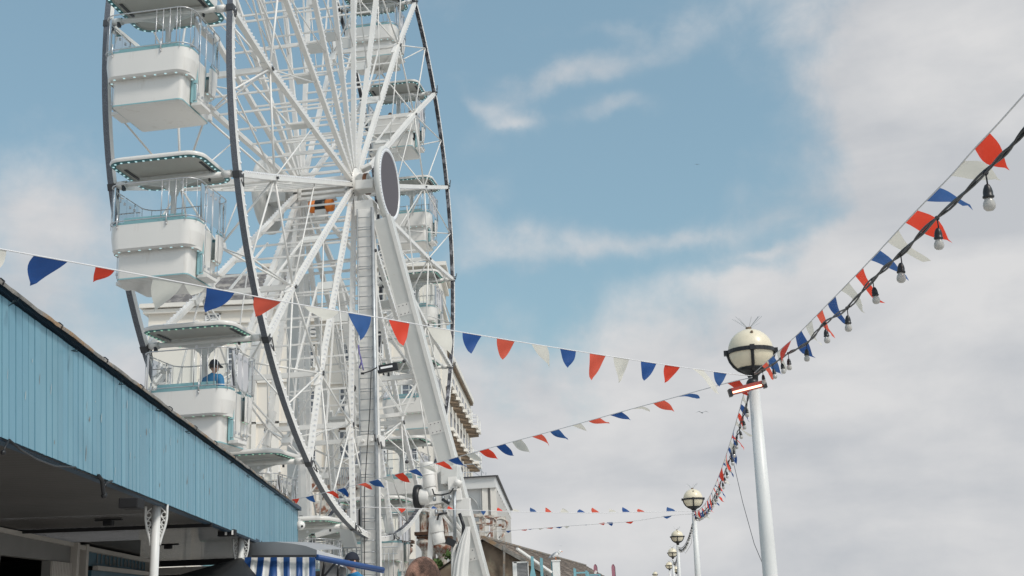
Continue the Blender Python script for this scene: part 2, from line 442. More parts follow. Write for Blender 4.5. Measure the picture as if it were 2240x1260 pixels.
GROUP_G = 'gondolas hanging from the wheel'
def make_gondola(led):
    g = thing('gondola', 'x', 'gondola', group=GROUP_G)
    CX, CY = .92, .74
    # canopy: rounded slab with soft upper edge
    b = MB(); X0, X1, Y0, Y1 = -.99, .93, -.90, .74
    def cr_(i_, r_): return rrect(X0 + i_, X1 - i_, Y0 + i_, Y1 - i_, r_, 8)
    rings = []
    for ins, z in ((.0, .13), (-.015, .165), (-.005, .205), (.05, .235), (.25, .26), (.5, .27)):
        rings.append(ring3(cr_(ins, max(.30 - ins * .5, .06)), z))
    loft(b, rings, True, False, True)
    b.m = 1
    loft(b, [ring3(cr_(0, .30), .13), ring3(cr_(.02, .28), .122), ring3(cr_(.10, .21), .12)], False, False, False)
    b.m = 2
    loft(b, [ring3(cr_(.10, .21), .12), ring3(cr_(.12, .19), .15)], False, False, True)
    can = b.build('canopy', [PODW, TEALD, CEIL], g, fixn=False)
    n = MB(); P = cr_(.055, .25)
    pts = P + [P[0]]
    acc = 0; step = .15
    for i in range(len(pts) - 1):
        a = V(pts[i]); c = V(pts[i + 1]); d = (c - a).length
        while acc < d:
            p = a + (c - a) * (acc / d); n.box((p.x, p.y, .115), (.035, .03, .014)); acc += step
        acc -= d
    n.build('canopy_leds', led, can)
    for x in (-.80, .74):
        n = MB(); n.box((x, -.08, .140), (.06, .75, .012)); n.build('ceiling_slot', DGREY, can)
    # pivot tube
    b = MB(); b.tube([(-HW + .09, 0, 0.03), (HW - .09, 0, 0.03)], .055, 14)
    for s in (-1, 1):
        b.tube([(s * (HW - .30), 0, .03), (s * (HW - .12), 0, .03)], .075, 14)
    b.build('pivot_tube', WHITE, g)
    b = MB(); b.tube([(-1.03, 0, .03), (-1.09, 0, .03)], .075, 12); b.box((-1.05, -.03, -.06), (.06, .06, .09)); b.build('pivot_collar', BLACK, g)
    b = MB(); b.box((.72, .02, -.03), (.03, .06, .1)); b.build('cable_clip', BLACK, g)
    # gusset beam + post
    b = MB()
    prof = [(-.72, .12), (.72, .12), (.72, .02), (.40, -.06), (.24, -.10), (.11, -.20), (.055, -.32), (-.055, -.32), (-.11, -.20), (-.24, -.10), (-.40, -.06), (-.72, .02)]
    b.prism(prof, lambda u, v, t: V((u, t, v)), -.035, .035)
    b.build('hanger_bracket', GREYW, g)
    b = MB()
    for s in (-1, 1):
        for yy in (-.037, .037):
            b.lathe([(0, 0), (.032, 0)], (s * .17, yy, -.06), 12, rotto((0, 1, 0)))
    b.build('hanger_holes', NUB, g)
    b = MB(); b.tube([(0, 0, -.25), (0, 0, -2.02)], .055, 14)
    b.build('post', WHITE, g)
    # skirt body: U-shaped halves leaving an end door at +x/-x; shell at near (-y) and far (+y) sides
    def arc(y_s, x_e, yin, r, n=6):
        # polyline along near or far side from -x end to +x end
        pts = [(-x_e, yin * y_s), ]
        cx = x_e - r; cy = .76 - r
        pts = [(-x_e, yin)]
        for i in range(n + 1):
            a = PI + PI / 2 * i / n; pts.append((-cx + r * math.cos(a), -cy + r * math.sin(a)))
        for i in range(n + 1):
            a = -PI / 2 + PI / 2 * i / n; pts.append((cx + r * math.cos(a), -cy + r * math.sin(a)))
        pts.append((x_e, yin))
        return [(x, y if y_s > 0 else -y) for x, y in pts]
    for sgn in (1, -1):
        top = arc(sgn, .88, -.30, .26); bot = arc(sgn, .83, -.30, .24)
        # scaled helper to inset toward the centre
        def ins(poly, d): return [(x * (1 - d / .9), y * (1 - d / .75)) for x, y in poly]
        def strip(b, A, za, B, zb, smooth=True):
            n = len(A); b.add([V((x, y, za)) for x, y in A] + [V((x, y, zb)) for x, y in B], [(i, i + 1, n + i + 1, n + i) for i in range(n - 1)], smooth)
        b = MB()
        strip(b, top, -1.09, top, -1.30); strip(b, top, -1.30, bot, -1.56); strip(b, bot, -1.56, ins(bot, .03), -1.60)
        strip(b, ins(bot, .03), -1.60, ins(bot, .17), -1.59, False)
        strip(b, ins(top, .03), -1.09, top, -1.09, False); strip(b, ins(top, .05), -1.6, ins(top, .03), -1.09)
        # end closing faces
        for e in (0, -1):
            A = top[e]; B = bot[e]; Ai = ins(top, .05)[e]
            b.add([(A[0], A[1], -1.09), (A[0], A[1], -1.30), (B[0], B[1], -1.58), (Ai[0], Ai[1], -1.58), (Ai[0], Ai[1], -1.09)], [(0, 1, 2, 3, 4)])
        b.build('skirt_panel', PODW, g, fixn=False)
        b = MB(); strip(b, ins(top, .02), -1.04, ins(top, .02), -1.09); strip(b, ins(top, .05), -1.04, ins(top, .02), -1.04, False)
        b.add([], [])
        b.build('teal_band', TEAL, g, fixn=False)
        # leds under the skirt lip
        n = MB(); pl = ins(bot, .055); acc = .05
        for i in range(len(pl) - 1):
            a = V(pl[i]); c = V(pl[i + 1]); d = (c - a).length
            while acc < d:
                p = a + (c - a) * (acc / d); n.box((p.x, p.y, -1.602), (.035, .03, .014)); acc += .21
            acc -= d
        n.build('skirt_leds', led, g)
        # railing
        rtop = ins(top, -.02)
        b = MB()
        def rail(z, poly, r=.014, ends=True):
            pts = [V((x, y, z)) for x, y in poly]
            if ends: pts = [pts[0] + V((0, 0, -.06))] + pts + [pts[-1] + V((0, 0, -.06))]
            b.tube(pts, r, 7)
        rail(-.28, rtop, .012); rail(-1.02, rtop, .011, False)
        ids = [0, len(rtop) - 1]
        for x in (.22, .36, .50, .64):
            b.tube([(x, rtop[7][1] if True else 0, -.28), (x, rtop[7][1], -1.02)], .009 if x > .2 else .007, 6)
        for i in (2, 5, 9, 12):
            x, y = rtop[i]; b.tube([(x, y, -.28), (x, y, -1.12)], .009 if i in (0, len(rtop) - 1) else .0055, 6)
        for x in (-.66, .33):
            b.tube([(x, rtop[7][1], -.9), (x, rtop[7][1], -1.14)], .014, 6); b.ball((x, rtop[7][1], -1.15), .02, 8)
        b.build('railing', STEEL, g)
        b = MB(); strip(b, ins(top, .0), -.30, ins(top, .0), -1.03); b.build('glass_panel', GLASS, g, fixn=False)
    # lower tub
    b = MB()
    loft(b, [ring3(rrect(-.72, .72, -.61, .61, .08, 3), -1.56), ring3(rrect(-.72, .70, -.61, .61, .08, 3), -2.09)], True, False, False)
    b.m = 1
    loft(b, [ring3(rrect(-.725, .705, -.615, .615, .08, 3), -2.09), ring3(rrect(-.725, .705, -.615, .615, .08, 3), -2.115)], False, False, False)
    b.m = 0
    loft(b, [ring3(rrect(-.72, .70, -.61, .61, .08, 3), -2.112), ring3(rrect(-.68, .66, -.57, .57, .06, 3), -2.15)], False, False, True)
    b.add([(-.7, -.6, -1.62), (.7, -.6, -1.62), (.7, .6, -1.62), (-.7, .6, -1.62)], [(0, 1, 2, 3)])
    b.build('tub', [PODW, TEAL], g, fixn=False)
    # seats inside
    b = MB()
    for s in (-1, 1): b.box((0, s * .47, -1.35), (1.2, .3, .09)); b.box((0, s * .615, -1.12), (1.2, .05, .4))
    b.build('seat', TEAL, g)
    # end doors
    for s in (1, -1):
        b = MB(); b.box((s * .74, -.16, -1.55), (.02, .24, .98)); b.m = 1; b.box((s * .74, .12, -1.55), (.02, .31, .98)); d = b.build('door', [TEAL, PODW], g)
        b = MB()
        b.tube([(s * .755, -.20, -1.62), (s * .80, -.20, -1.62), (s * .815, -.20, -1.66), (s * .815, -.20, -1.94), (s * .80, -.20, -1.98), (s * .755, -.20, -1.98)], .012, 7)
        b.build('door_handle', STEEL, d)
        b = MB()
        for y in (-.29, -.02, .29):
            b.tube([(s * .90, y, -.30), (s * .90, y, -1.02), (s * .88, y, -1.98)], .006, 6)
        b.tube([(s * .90, -.29, -.28), (s * .90, -.12, -.28)], .010, 6); b.tube([(s * .90, -.08, -.28), (s * .90, .12, -.28)], .010, 6)
        b.tube([(s * .90, .14, -.28), (s * .90, .29, -.28)], .010, 6)
        b.tube([(s * .88, -.29, -1.98), (s * .88, .29, -1.98)], .010, 6)
        for y in (-.28, -.11, .11, .28): b.box((s * .895, y, -.42), (.03, .035, .05)); b.box((s * .89, y, -1.9), (.03, .035, .05))
        b.build('gate_rails', STEEL, d)
        b = MB(); b.add([(s * .895, -.28, -.32), (s * .895, .28, -.32), (s * .895, .28, -1.02), (s * .895, -.28, -1.02)], [(0, 1, 2, 3)])
        b.build('gate_glass', GLASS, d)
        b = MB(); b.box((s * .82, -.02, -2.06), (.22, .42, .07)); b.box((s * .80, .45, -1.85), (.14, .22, .05)); b.build('step', PODW, g, bevel=.01)
    for ch in g.children:
        if ch.name.split('.')[0] in ('skirt_panel', 'teal_band', 'skirt_leds', 'railing', 'glass_panel', 'tub', 'door', 'step', 'seat'): ch.location.x = -.075
    return g

GL = {
 17: 'highest gondola on the left side, its canopy cut by the top of the picture',
 0: 'gondola on the left side level with the wheel hub, above the bunting',
 1: 'gondola on the left carrying a rider in a blue jacket and black cap',
 2: 'gondola half hidden behind the blue fascia roof, only canopy and railing showing',
 3: 'lowest gondola nearest the fascia end, squeezed between fascia and speaker box',
 4: 'bottom gondola directly behind the ladder tower at the boarding platform',
 5: 'low gondola just right of the ladder tower beside the drive motor',
 6: 'gondola behind the sloping support leg, below the floodlight, above the drive motor',
 7: 'gondola seen between ladder tower and sloping leg beside the black floodlight',
 8: 'gondola on the right side just below and right of the round disc screen',
 9: 'gondola on the right level with the hub, partly behind the round disc screen',
 10: 'gondola on the right above the disc screen with two riders looking out',
 11: 'highest gondola on the right with one rider in a yellow top',
}
gp = make_gondola(LEDW); gg = make_gondola(LEDG)
used = set()
GOND = {}
for k, lab in GL.items():
    src = gg if k in (1, 2, 3, 4, 5, 6, 7, 8) else gp
    if src.name in used: o = dup(src)
    else: o = src; used.add(src.name)
    o.location = wl(piv(k)); o.rotation_euler = (0, 0, -YAW); o['label'] = lab; GOND[k] = o

# ------------------------------------------------------------------ support frame
sup = thing('wheel_support_frame', 'static white support of the wheel: ladder tower, sloping box leg and hub discs', 'support frame')
# front ladder tower
T0 = at(803, 462, 29.35); T1 = at(817, 1400, 29.35)
Wt = .40
ty = V((0, 1, 0)); tdir = (T1 - T0).normalized()
b = MB(); b.beam(T0, T1, Wt, .34, upv=AY)
tw = b.build('tower', WHITE, sup, bevel=.012)
b = MB()
for sx, rr in ((-.20, .018), (.215, .05)):
    b.tube([T0 + AX * sx - AY * .24, T1 + AX * sx - AY * .24], rr, 8)
Lt = (T1 - T0).length; nr = int(Lt / .27)
for i in range(nr):
    p = T0 + tdir * (.25 + i * .27) - AY * .24
    b.tube([p - AX * .20, p + AX * .21], .011, 6)
    if i % 4 == 1: b.tube([p - AX * .20 + V((0, 0, -.07)), p + AX * .21 + V((0, 0, -.07))], .011, 6)
b.build('ladder', GALV, sup)
b = MB()   # gusset bracket on tower at mid height
pj = at(812, 966, 29.3)
b.box(pj - AY * .0, (.60, .46, .26), Matrix.Rotation(-YAW, 3, 'Z'))
for sx in (-.14, .1): b.tube([pj + AX * sx - AY * .20, pj + AX * sx - AY * .32], .045, 10)
b.build('tower_collar', WHITE, sup, bevel=.02)
b = MB()
for px_, py_ in ((822, 970), (829, 978), (836, 986)):
    p = at(px_, py_ - 4, 29.0); q = at(px_ - 3, py_ - 20, 29.0); b.tube([p, q], .02, 6)
b.build('collar_slots', DGREY, sup)
# head bracket of tower, bearing block
b = MB()
ph = at(800, 452, 29.5)
b.beam(ph + V((0, 0, .12)), ph - V((0, 0, .30)), .52, .40, upv=AY)
b.box(at(801, 408, 29.6), (.50, .42, .26), Matrix.Rotation(-YAW, 3, 'Z'))
b.beam(at(790, 372, 29.7), at(812, 362, 29.7), .30, .10)
b.beam(at(782, 500, 29.7), at(778, 430, 29.7), .10, .14)
b.build('bearing_block', WHITE, sup, bevel=.02)
b = MB(); b.lathe([(0, 0), (.3, 0), (.3, .1), (0, .1)], wl((1.08, 0, -.02)), 24, rotto(AX)); b.build('bearing_ring', mat('brown_ring', (.22, .09, .04), .5), sup)
# sloping right leg (box with lit edge flange)
def cleg(name, pts, w, h, parent, m=WHITE, upv=AY):
    b = MB()
    for i in range(len(pts) - 1): b.beam(pts[i], pts[i + 1], w, h, upv=upv)
    return b.build(name, m, parent, bevel=.015)
legA = at(838, 478, 29.4); legB = at(1040, 1230, 31.5); legC = at(1085, 1400, 32.0)
b = MB(); b.beam(legA, legC, .50, .34, upv=AY, w2=.52)
b.build('box_leg', GREYW, sup, bevel=.01)
b = MB(); dl = (legC - legA).normalized(); sx = dl.cross(AY).normalized()
if sx.x < 0: sx = -sx
b.beam(legA + sx * .20 - AY * .18, legC + sx * .20 - AY * .18, .10, .05, upv=AY)
b.beam(legA - sx * .235 - AY * .175, legC - sx * .245 - AY * .175, .03, .03, upv=AY)
b.build('leg_flange', WHITE, sup)
for tt in (.22, .50, .80):
    q = MB(); pc = lerp(legA, legC, tt); q.beam(pc - dl * .16 - AY * .176, pc + dl * .16 - AY * .176, .44, .016, upv=AY); pl_ = q.build('splice_plate', WHITE, sup)
    q = MB()
    for aa in (-.11, .11):
        for cc_ in (-.16, -.05, .05, .16): q.ball(pc + dl * aa + sx * cc_ - AY * .188, .014, 6)
    q.build('plate_bolts', DGREY, pl_)
b = MB()
for px_, py_ in ((821, 548), (884, 790), (890, 1010)):
    b = MB(); b.ball(at(px_, py_, 29.1), .05, 8); b.build('leg_bolt', DGREY, sup)
# leg root with arm pivots, hydraulic cylinder
b = MB()
b.beam(at(958, 1035, 30.9), at(1000, 1160, 30.9), .30, .4, upv=AY)
b.beam(at(985, 1020, 30.6), at(985, 1060, 30.6), .45, .3, upv=AY)
b.build('leg_root', GREYW, sup, bevel=.02)
b = MB()
b.tube([at(994, 1068, 30.3), at(995, 1195, 30.3)], .045, 10)
b.m = 1
b.tube([at(995, 1190, 30.2), at(996, 1330, 30.2)], .10, 14); b.box(at(990, 1058, 30.3), (.22, .2, .34)); b.tube([at(999, 1062, 30.1), at(1004, 1050, 30.1)], .10, 10)
b.build('hydraulic_jack', [GALV, WHITE], sup)
# rear tower column, discs
b = MB(); b.beam(at(646, 560, 31.9), at(650, 1400, 31.9), .40, .36, upv=AY)
b.build('rear_tower', GREYW, sup, bevel=.012)
b = MB()
r0 = at(672, 600, 31.7); r1 = at(678, 1400, 31.7)
b.beam(r0, r1, .12, .12, upv=AY); b.beam(r0 - AX * .12, r1 - AX * .12, .03, .05, upv=AY)
for i in range(24):
    p = r0 + (r1 - r0) * (i / 24); b.beam(p - AX * .30, p, .03, .03)
b.build('rear_ladder', WHITE, sup)
b = MB()
rr0 = at(670, 470, 31.5)
b.beam(at(655, 440, 31), at(648, 600, 31.9), .34, .3, upv=AY)
b.beam(at(735, 600, 33.2), at(872, 1250, 34.5), .22, .22, upv=AY)
b.beam(at(655, 470, 31.2), at(560, 760, 29.0), .20, .2, upv=AY); b.beam(at(560, 760, 29.0), at(480, 1300, 27.5), .20, .2, upv=AY)
b.build('rear_braces', WHITE, sup, bevel=.01)
def disc(xl, front, name, mscr):
    rx = rotto(AX if front else -AX); c = wl((xl, 0, -.10))
    b = MB()
    b.lathe([(0, -.10), (1.0, -.10), (1.06, -.06), (1.06, .03), (1.03, .055), (1.0, .055)], c, 64, rx)
    b.m = 1; b.lathe([(1.0, .055), (.98, .07), (.90, .07), (.89, .05)], c, 64, rx)
    b.m = 2; b.lathe([(.89, .05), (0, .052)], c, 64, rx)
    o = b.build(name, [GREYW, NUB, mscr], sup, fixn=False)
    n = MB()
    for k in range(64):
        a = 2 * PI * k / 64; n.ball(c + rx @ V((.99 * math.cos(a), .99 * math.sin(a), .065)), .011, 6)
    n.build('disc_bulbs', GALV, o)
disc(1.72, True, 'disc_screen', DISCSCR); disc(-1.75, False, 'rear_disc', GREYW)
b = MB(); b.tube([wl((1.1, 0, -.05)), wl((1.64, 0, -.05))], .2, 16); b.build('axle_stub', GREYW, sup)
b = MB(); b.tube([wl((-1.1, 0, -.05)), wl((-1.66, 0, -.05))], .2, 16); b.build('axle_stub', GREYW, sup)
b = MB(); b.box(wl((-1.35, -.1, -.25)), (.5, .5, .3), Matrix.Rotation(-YAW, 3, 'Z')); b.build('rear_bearing', GREYW, sup)
# right rear brace lattice between tower and leg
b = MB()
def pb(a, c, w=.07, z1=30.3, z2=None): q = MB(); q.beam(at(*a, z1), at(*c, z2 or z1), w, w, upv=AY); q.build('lattice_brace', WHITE, sup)
pb((826, 830), (915, 822), .12, 30.6); pb((830, 912), (888, 905), .10, 30.6); pb((824, 822), (880, 905), .05); pb((885, 905), (912, 838), .05)
pb((855, 745), (912, 822), .05, 30.6); pb((770, 905), (905, 880), .05, 32); pb((835, 700), (908, 820), .04, 30.8)
pb((890, 450), (905, 600), .03, 30.5); pb((600, 855), (700, 882), .035, 30.5)
# ------- boarding platform with drive
pf = thing('boarding_platform', 'white boarding platform frame and railings under the wheel', 'platform', at(790, 1290, 31))
pf.location = (0, 0, 0)
b = MB()
for (a, c, z) in (((722, 918), (802, 914), 32), ((722, 930), (802, 926), 31.4)): b.beam(at(*a, z), at(*c, z), .5, .08, upv=(0, 0, 1))
b.build('upper_deck', GREYW, pf)
b = MB()
for i in range(3): b.beam(at(742, 926 + i * 6, 31.5), at(800, 922 + i * 6, 31.5), .14, .05)
b.build('deck_underside', STONE, pf)
b = MB()
def arcs(cx, cy, w, h, z): 
    P = [at(cx - w / 2, cy + h, z), at(cx - w / 2 + 3, cy + h * .35, z), at(cx - w * .3, cy, z), at(cx + w * .25, cy - 2, z), at(cx + w / 2, cy + 12, z + .6)]
    b.tube(P, .06, 8)
for z, w in ((30.0, .12),):
    b.beam(at(650, 1139, z), at(690, 1137, z), .1, .14); b.beam(at(690, 1137, z), at(752, 1145, z), .1, .14)
    b.beam(at(752, 1140, z), at(768, 1200, z), .32, .2, upv=AY)
    b.beam(at(752, 1175, z), at(730, 1220, z), .14, .12, upv=AY)
    b.beam(at(690, 1172, z), at(735, 1160, z), .1, .12); b.beam(at(735, 1160, z), at(785, 1152, z), .1, .12); b.beam(at(785, 1152, z), at(796, 1175, z), .1, .12)
    b.beam(at(669, 1085, z), at(668, 1300, z), .12, .12, upv=AY)
    b.beam(at(664, 1010, z), at(668, 1140, z), .16, .14, upv=AY)
b.build('platform_frame', WHITE, pf, bevel=.01)
b = MB(); b.ball(at(658, 1136, 29.6), .10, 10); b.tube([at(660, 1140, 29.5), at(668, 1162, 29.5), at(655, 1182, 29.5)], .012, 6)
b.ball(at(683, 1190, 29.6), .09, 10)
b.build('cable_gland', DGREY, pf)
b = MB()
for z in (29.6, 31.6):
    for i in range(18):
        p = at(690 + i * 10, 1200, z); b.tube([p, p + V((0, 0, -.8))], .01, 5)
    b.tube([at(690, 1200, z), at(870, 1196, z)], .014, 6); b.tube([at(690, 1215, z), at(870, 1211, z)], .01, 6)
b.build('platform_railing', GALV, pf)

# grey speaker box on arm
spk = thing('loudspeaker_cabinet', 'grey loudspeaker cabinet on a bracket left of the ladder tower', 'loudspeaker', at(775, 1133, 29.3))
b = MB(); b.box((-.02, 0, 0), (.28, .3, .42)); b.build('cabinet', KIOSK, spk, bevel=.02)
b = MB(); b.box((.0, -.155, -.11), (.14, .01, .14)); b.box((.17, -.0, 0), (.05, .28, .44)); b.build('grille', BLACK, spk)
b = MB(); b.tube([(.18, 0, -.05), (.34, 0, -.03)], .025, 8); b.ball((.27, -.05, -.0), .05, 8); b.build('arm', BLACK, spk)

# drive unit: motors, tyre, at bottom right
dr = thing('wheel_drive_unit', 'white drive unit with black friction tyre and motor cylinders beside the sloping leg', 'drive unit')
b = MB()
rt_ = rotto(AX)
b.lathe([(0, -.10), (.22, -.10), (.30, -.08), (.32, 0), (.30, .08), (.22, .10), (0, .10)], at(915, 1087, 30.6), 28, rt_)
b.build('friction_tyre', BLACK, dr)
b = MB(); b.lathe([(0, -.05), (.21, -.05), (.21, .2), (.10, .28), (0, .28)], at(922, 1087, 30.5), 20, rt_)
b.tube([at(934, 1020, 30.4), at(941, 1066, 30.4)], .165, 18); b.tube([at(933, 1012, 30.4), at(934, 1022, 30.4)], .185, 18); b.tube([at(936, 1037, 30.4), at(936.4, 1040, 30.4)], .18, 18)
b.tube([at(941, 1066, 30.4), at(945, 1085, 30.4)], .14, 14)
b.tube([at(952, 1130, 30.4), at(957, 1165, 30.4)], .18, 18); b.tube([at(957, 1165, 30.4), at(962, 1190, 30.4)], .16, 14)
b.beam(at(930, 1094, 30.6), at(1010, 1082, 30.6), .40, .3, upv=(0, 0, 1))
b.beam(at(948, 1075, 30.5), at(940, 1225, 30.5), .12, .12, upv=AY)
b.beam(at(950, 1015, 30.6), at(955, 1082, 30.6), .10, .10, upv=AY); b.beam(at(965, 1000, 30.8), at(958, 1080, 30.8), .08, .08, upv=AY)
b.beam(at(960, 1118, 30.4), at(1008, 1172, 30.4), .07, .07, upv=AY); b.beam(at(972, 1112, 30.4), at(1015, 1168, 30.4), .07, .07, upv=AY)
b.beam(at(1000, 1090, 30.5), at(1000, 1130, 30.5), .7, .1, upv=AY)
b.build('motor_housing', WHITE, dr, bevel=.01)
b = MB(); b.m = 0
for px_, py_ in ((953, 1091), (972, 1089), (988, 1087), (957, 1120), (975, 1118), (984, 1096)):
    b.lathe([(0, -.06), (.06, -.06), (.06, 0), (0, 0)], at(px_, py_, 30.15), 12, rt_)
b.build('flange_studs', GALV, dr)
b = MB()
b.tube([at(946, 1070, 30.2), at(950, 1082, 30.1), at(965, 1083, 30.1), at(985, 1078, 30.1), at(992, 1068, 30.1)], .02, 6)
b.tube([at(957, 1136, 30.2), at(960, 1125, 30.1), at(978, 1122, 30.1)], .03, 6)
b.tube([at(1005, 1123, 30.1), at(1014, 1150, 30.1), at(1012, 1185, 30.1), at(1000, 1205, 30.1)], .045, 8)
b.box(at(986, 1186, 30.0), (.24, .2, .17), Matrix.Rotation(.5, 3, 'Y'))
b.box(at(975, 1097, 30.05), (.22, .1, .07), Matrix.Rotation(.6, 3, 'Y'))
b.build('hoses', BLACK, dr)
# white sheeting wrapped at the leg root
b = MB()
cA = [at(1024, 1152, 30.0), at(1016, 1185, 30.0), at(1009, 1230, 30.0), at(1000, 1330, 30.0)]
n = 44; vs = []; fs = []
for i, (c, r) in enumerate(zip(cA, (.05, .12, .16, .20))):
    for k in range(n):
        a = 2 * PI * k / n; q = r * (1 + .20 * math.sin(k * 1.3 + i * .3) + .10 * math.sin(k * 2.9)); vs.append(c + V((q * math.cos(a), q * math.sin(a) * .6, 0)))
for i in range(3):
    for k in range(n): fs.append((i * n + k, i * n + (k + 1) % n, (i + 1) * n + (k + 1) % n, (i + 1) * n + k))
b.add(vs, fs, True); tag(b.build('plastic_sheeting', TARP), 'white sheeting wrapped round the foot of the sloping leg', 'sheeting')

# black floodlight on arm (on tower)
fl = thing('floodlight', 'black wall floodlight on a short arm clamped to the ladder tower', 'floodlight')
b = MB(); c = at(848, 805, 28.6); rot = Matrix.Rotation(R(-8), 3, 'Y')
b.box(c, (.52, .12, .20), rot); b.build('housing', BLACK, fl, bevel=.02)
b = MB(); b.box(c + V((-.02, -.066, .01)), (.30, .012, .05), rot); b.box(c + V((-.235, -.066, 0)), (.03, .012, .12), rot); b.build('lens', NUB, fl)
b = MB(); b.tube([at(790, 818, 29), at(812, 811, 28.9), at(824, 804, 28.7)], .016, 6); b.box(at(793, 817, 29.0), (.08, .05, .05)); b.box(at(850, 819, 28.5), (.05, .06, .09)); b.build('arm', BLACK, fl)
b = MB(); b.tube([at(812, 812, 28.95), at(809, 900, 28.95), at(802, 1000, 28.95), at(797, 1080, 28.95), at(797, 1260, 28.95)], .012, 5)
b.build('power_cable', BLACK, fl)
b = MB(); b.tube([at(784, 755, 29.0), at(786, 772, 29.0), at(791, 790, 29.0), at(786, 805, 29.0)], .02, 6); b.tube([at(791, 792, 29.0), at(795, 810, 29.0)], .018, 6)
tag(b.build('rope_tie', mat('purple_rope', (.16, .14, .36), .8)), 'purple rope tied to the left rail of the ladder tower', 'rope')
b = MB(); b.lathe([(0, -.05), (.09, -.05), (.11, 0), (.09, .05), (.04, .05), (.04, .06), (0, .06)], at(770, 849, 30.0), 18, rotto((.2, -1, 0)))
tag(b.build('pulley_wheel', BLACK), 'small black pulley wheel hanging left of the ladder tower', 'pulley')

# ------------------------------------------------------------------ fascia building (left)
def fzi(px): return 7430.0 / (991 - px)
fas = thing('pier_arcade_building', 'pale blue boarded pier arcade with deep fascia, white columns and shadowed shopfront', 'building')
# fascia plane: x position and top/bottom heights vary linearly with depth
def fpt(px_on, z=None): pass
ZA, ZB = 5.4, 21.9
def ftop(z): px = 991 - 7430 / z; return at(px, 644 + .7237 * px, z)
def fbot(z): px = 991 - 7430 / z; return at(px, 955 + .405 * px, z)
d_f = (fbot(ZB) - fbot(ZA)).normalized(); side = V((d_f.y, -d_f.x, 0)).normalized()   # toward +x (outside)
b = MB(); z = ZA; pitch_b = .118
nb = int((ZB - ZA) / pitch_b)
for i in range(nb):
    z0 = ZA + i * pitch_b; z1 = z0 + pitch_b
    jit = random.uniform(-.003, .003)
    g_ = .013
    T0_, T1_, B0_, B1_ = ftop(z0 + g_), ftop(z1 - g_ * 0), fbot(z0 + g_), fbot(z1)
    Tg, Bg = ftop(z0), fbot(z0)
    o_ = side * jit; ind = -side * .024
    b.m = random.choice((0, 0, 1, 2)); b.add([T0_ + o_, T1_ + o_, B1_ + o_, B0_ + o_], [(0, 1, 2, 3)])
    b.m = 3; b.add([Tg + ind, T0_ + o_, B0_ + o_, Bg + ind], [(0, 1, 2, 3)]); b.m = 0  # groove shade between boards, painted as a darker blue strip
    
# end return
eT, eB = ftop(ZB), fbot(ZB)
back = -side
b.add([eT, eT + back * .5, eB + back * .5, eB], [(0, 1, 2, 3)])
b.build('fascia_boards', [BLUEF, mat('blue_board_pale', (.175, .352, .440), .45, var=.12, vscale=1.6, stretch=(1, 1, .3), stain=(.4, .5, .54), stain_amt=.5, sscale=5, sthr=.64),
    mat('blue_board_deep', (.145, .315, .408), .42, var=.12, vscale=1.1, stretch=(1, 1, .35), stain=(.2, .16, .13), stain_amt=.5, sscale=4, sthr=.70), mat('painted_joint_shade', (.085, .215, .295), .8)], fas, fixn=False)
b = MB(); b.beam(ftop(ZA) + V((0, 0, .015)) + side * .02, ftop(ZB) + V((0, 0, .015)) + side * .02, .09, .06)
b.beam(fbot(ZA) + V((0, 0, -.01)) + back * .01, fbot(ZB) + V((0, 0, -.01)) + back * .01, .07, .05)
b.build('edge_battens', BLUED, fas)
b = MB(); rs = random.Random(12)
for i in range(70):
    z = rs.uniform(6.2, 20) ** 1.0; u = rs.uniform(.06, .94); p = lerp(ftop(z), fbot(z), u) + side * .004
    w_ = rs.uniform(.006, .02); h_ = rs.uniform(.015, .09) * (2.2 if i % 12 == 0 else 1); b.m = 0 if i % 3 else 1
    k_ = [(-.5, -.4), (.2, -.55), (.5, .1), (.15, .6), (-.35, .35)]
    b.add([p + d_f * (x_ * w_) + V((0, 0, y_ * h_)) for x_, y_ in k_], [(0, 1, 2, 3, 4)])
b.build('paint_flakes', [mat('bare_primer', (.42, .50, .52), .8), mat('bare_wood', (.26, .17, .12), .9)], fas, fixn=False)
# mineral felt roof edge with lap joints
b = MB(); NSEG = 160
prof = [(.055, .030), (.060, .055), (.03, .080), (-.05, .088), (-.5, .095), (-.5, .03)]
vs = []; fs = []
for i in range(NSEG + 1):
    z = lerp(ZA, ZB, i / NSEG); p = ftop(z)
    for (a_, h_) in prof:
        nz = noise.noise(V((z * 1.3, a_ * 3, 0))) * .010 + noise.noise(V((z * 6, a_ * 5, 3))) * .006
        vs.append(p + side * (a_ + nz * .4) + V((0, 0, h_ + nz)))
m_ = len(prof)
for i in range(NSEG):
    for k in range(m_ - 1): fs.append((i * m_ + k, i * m_ + k + 1, (i + 1) * m_ + k + 1, (i + 1) * m_ + k))
b.add(vs, fs, True); rf = b.build('roof_edge', LICHEN, fas, fixn=False)
b = MB()
z = 6.2
while z < ZB - .2:
    p = ftop(z); P = [p + side * (a_ + .004) + V((0, 0, h_ + .004)) for a_, h_ in prof[:4]]
    b.tube([P[0], P[1] + d_f * .01, P[2] + d_f * .03, P[3] + d_f * .05], .006, 5); z += 1.15 + random.uniform(-.05, .05)
b.build('lap_joints', BLACK, rf)
b = MB()
zz = 7.6
while zz < ZB:
    p = ftop(zz) + V((0, 0, -.05)) + side * .02
    for j in range(3):
        q = p + V((random.uniform(-.03, .03), 0, random.uniform(-.03, .02)))
        b.tube([p, q + side * .05 - d_f * .05, q + side * .09 - d_f * .12 + V((0, 0, random.uniform(-.03, .01)))], .0035, 4)
    zz += 1.25
b.build('hook_wires', BLACK, fas)
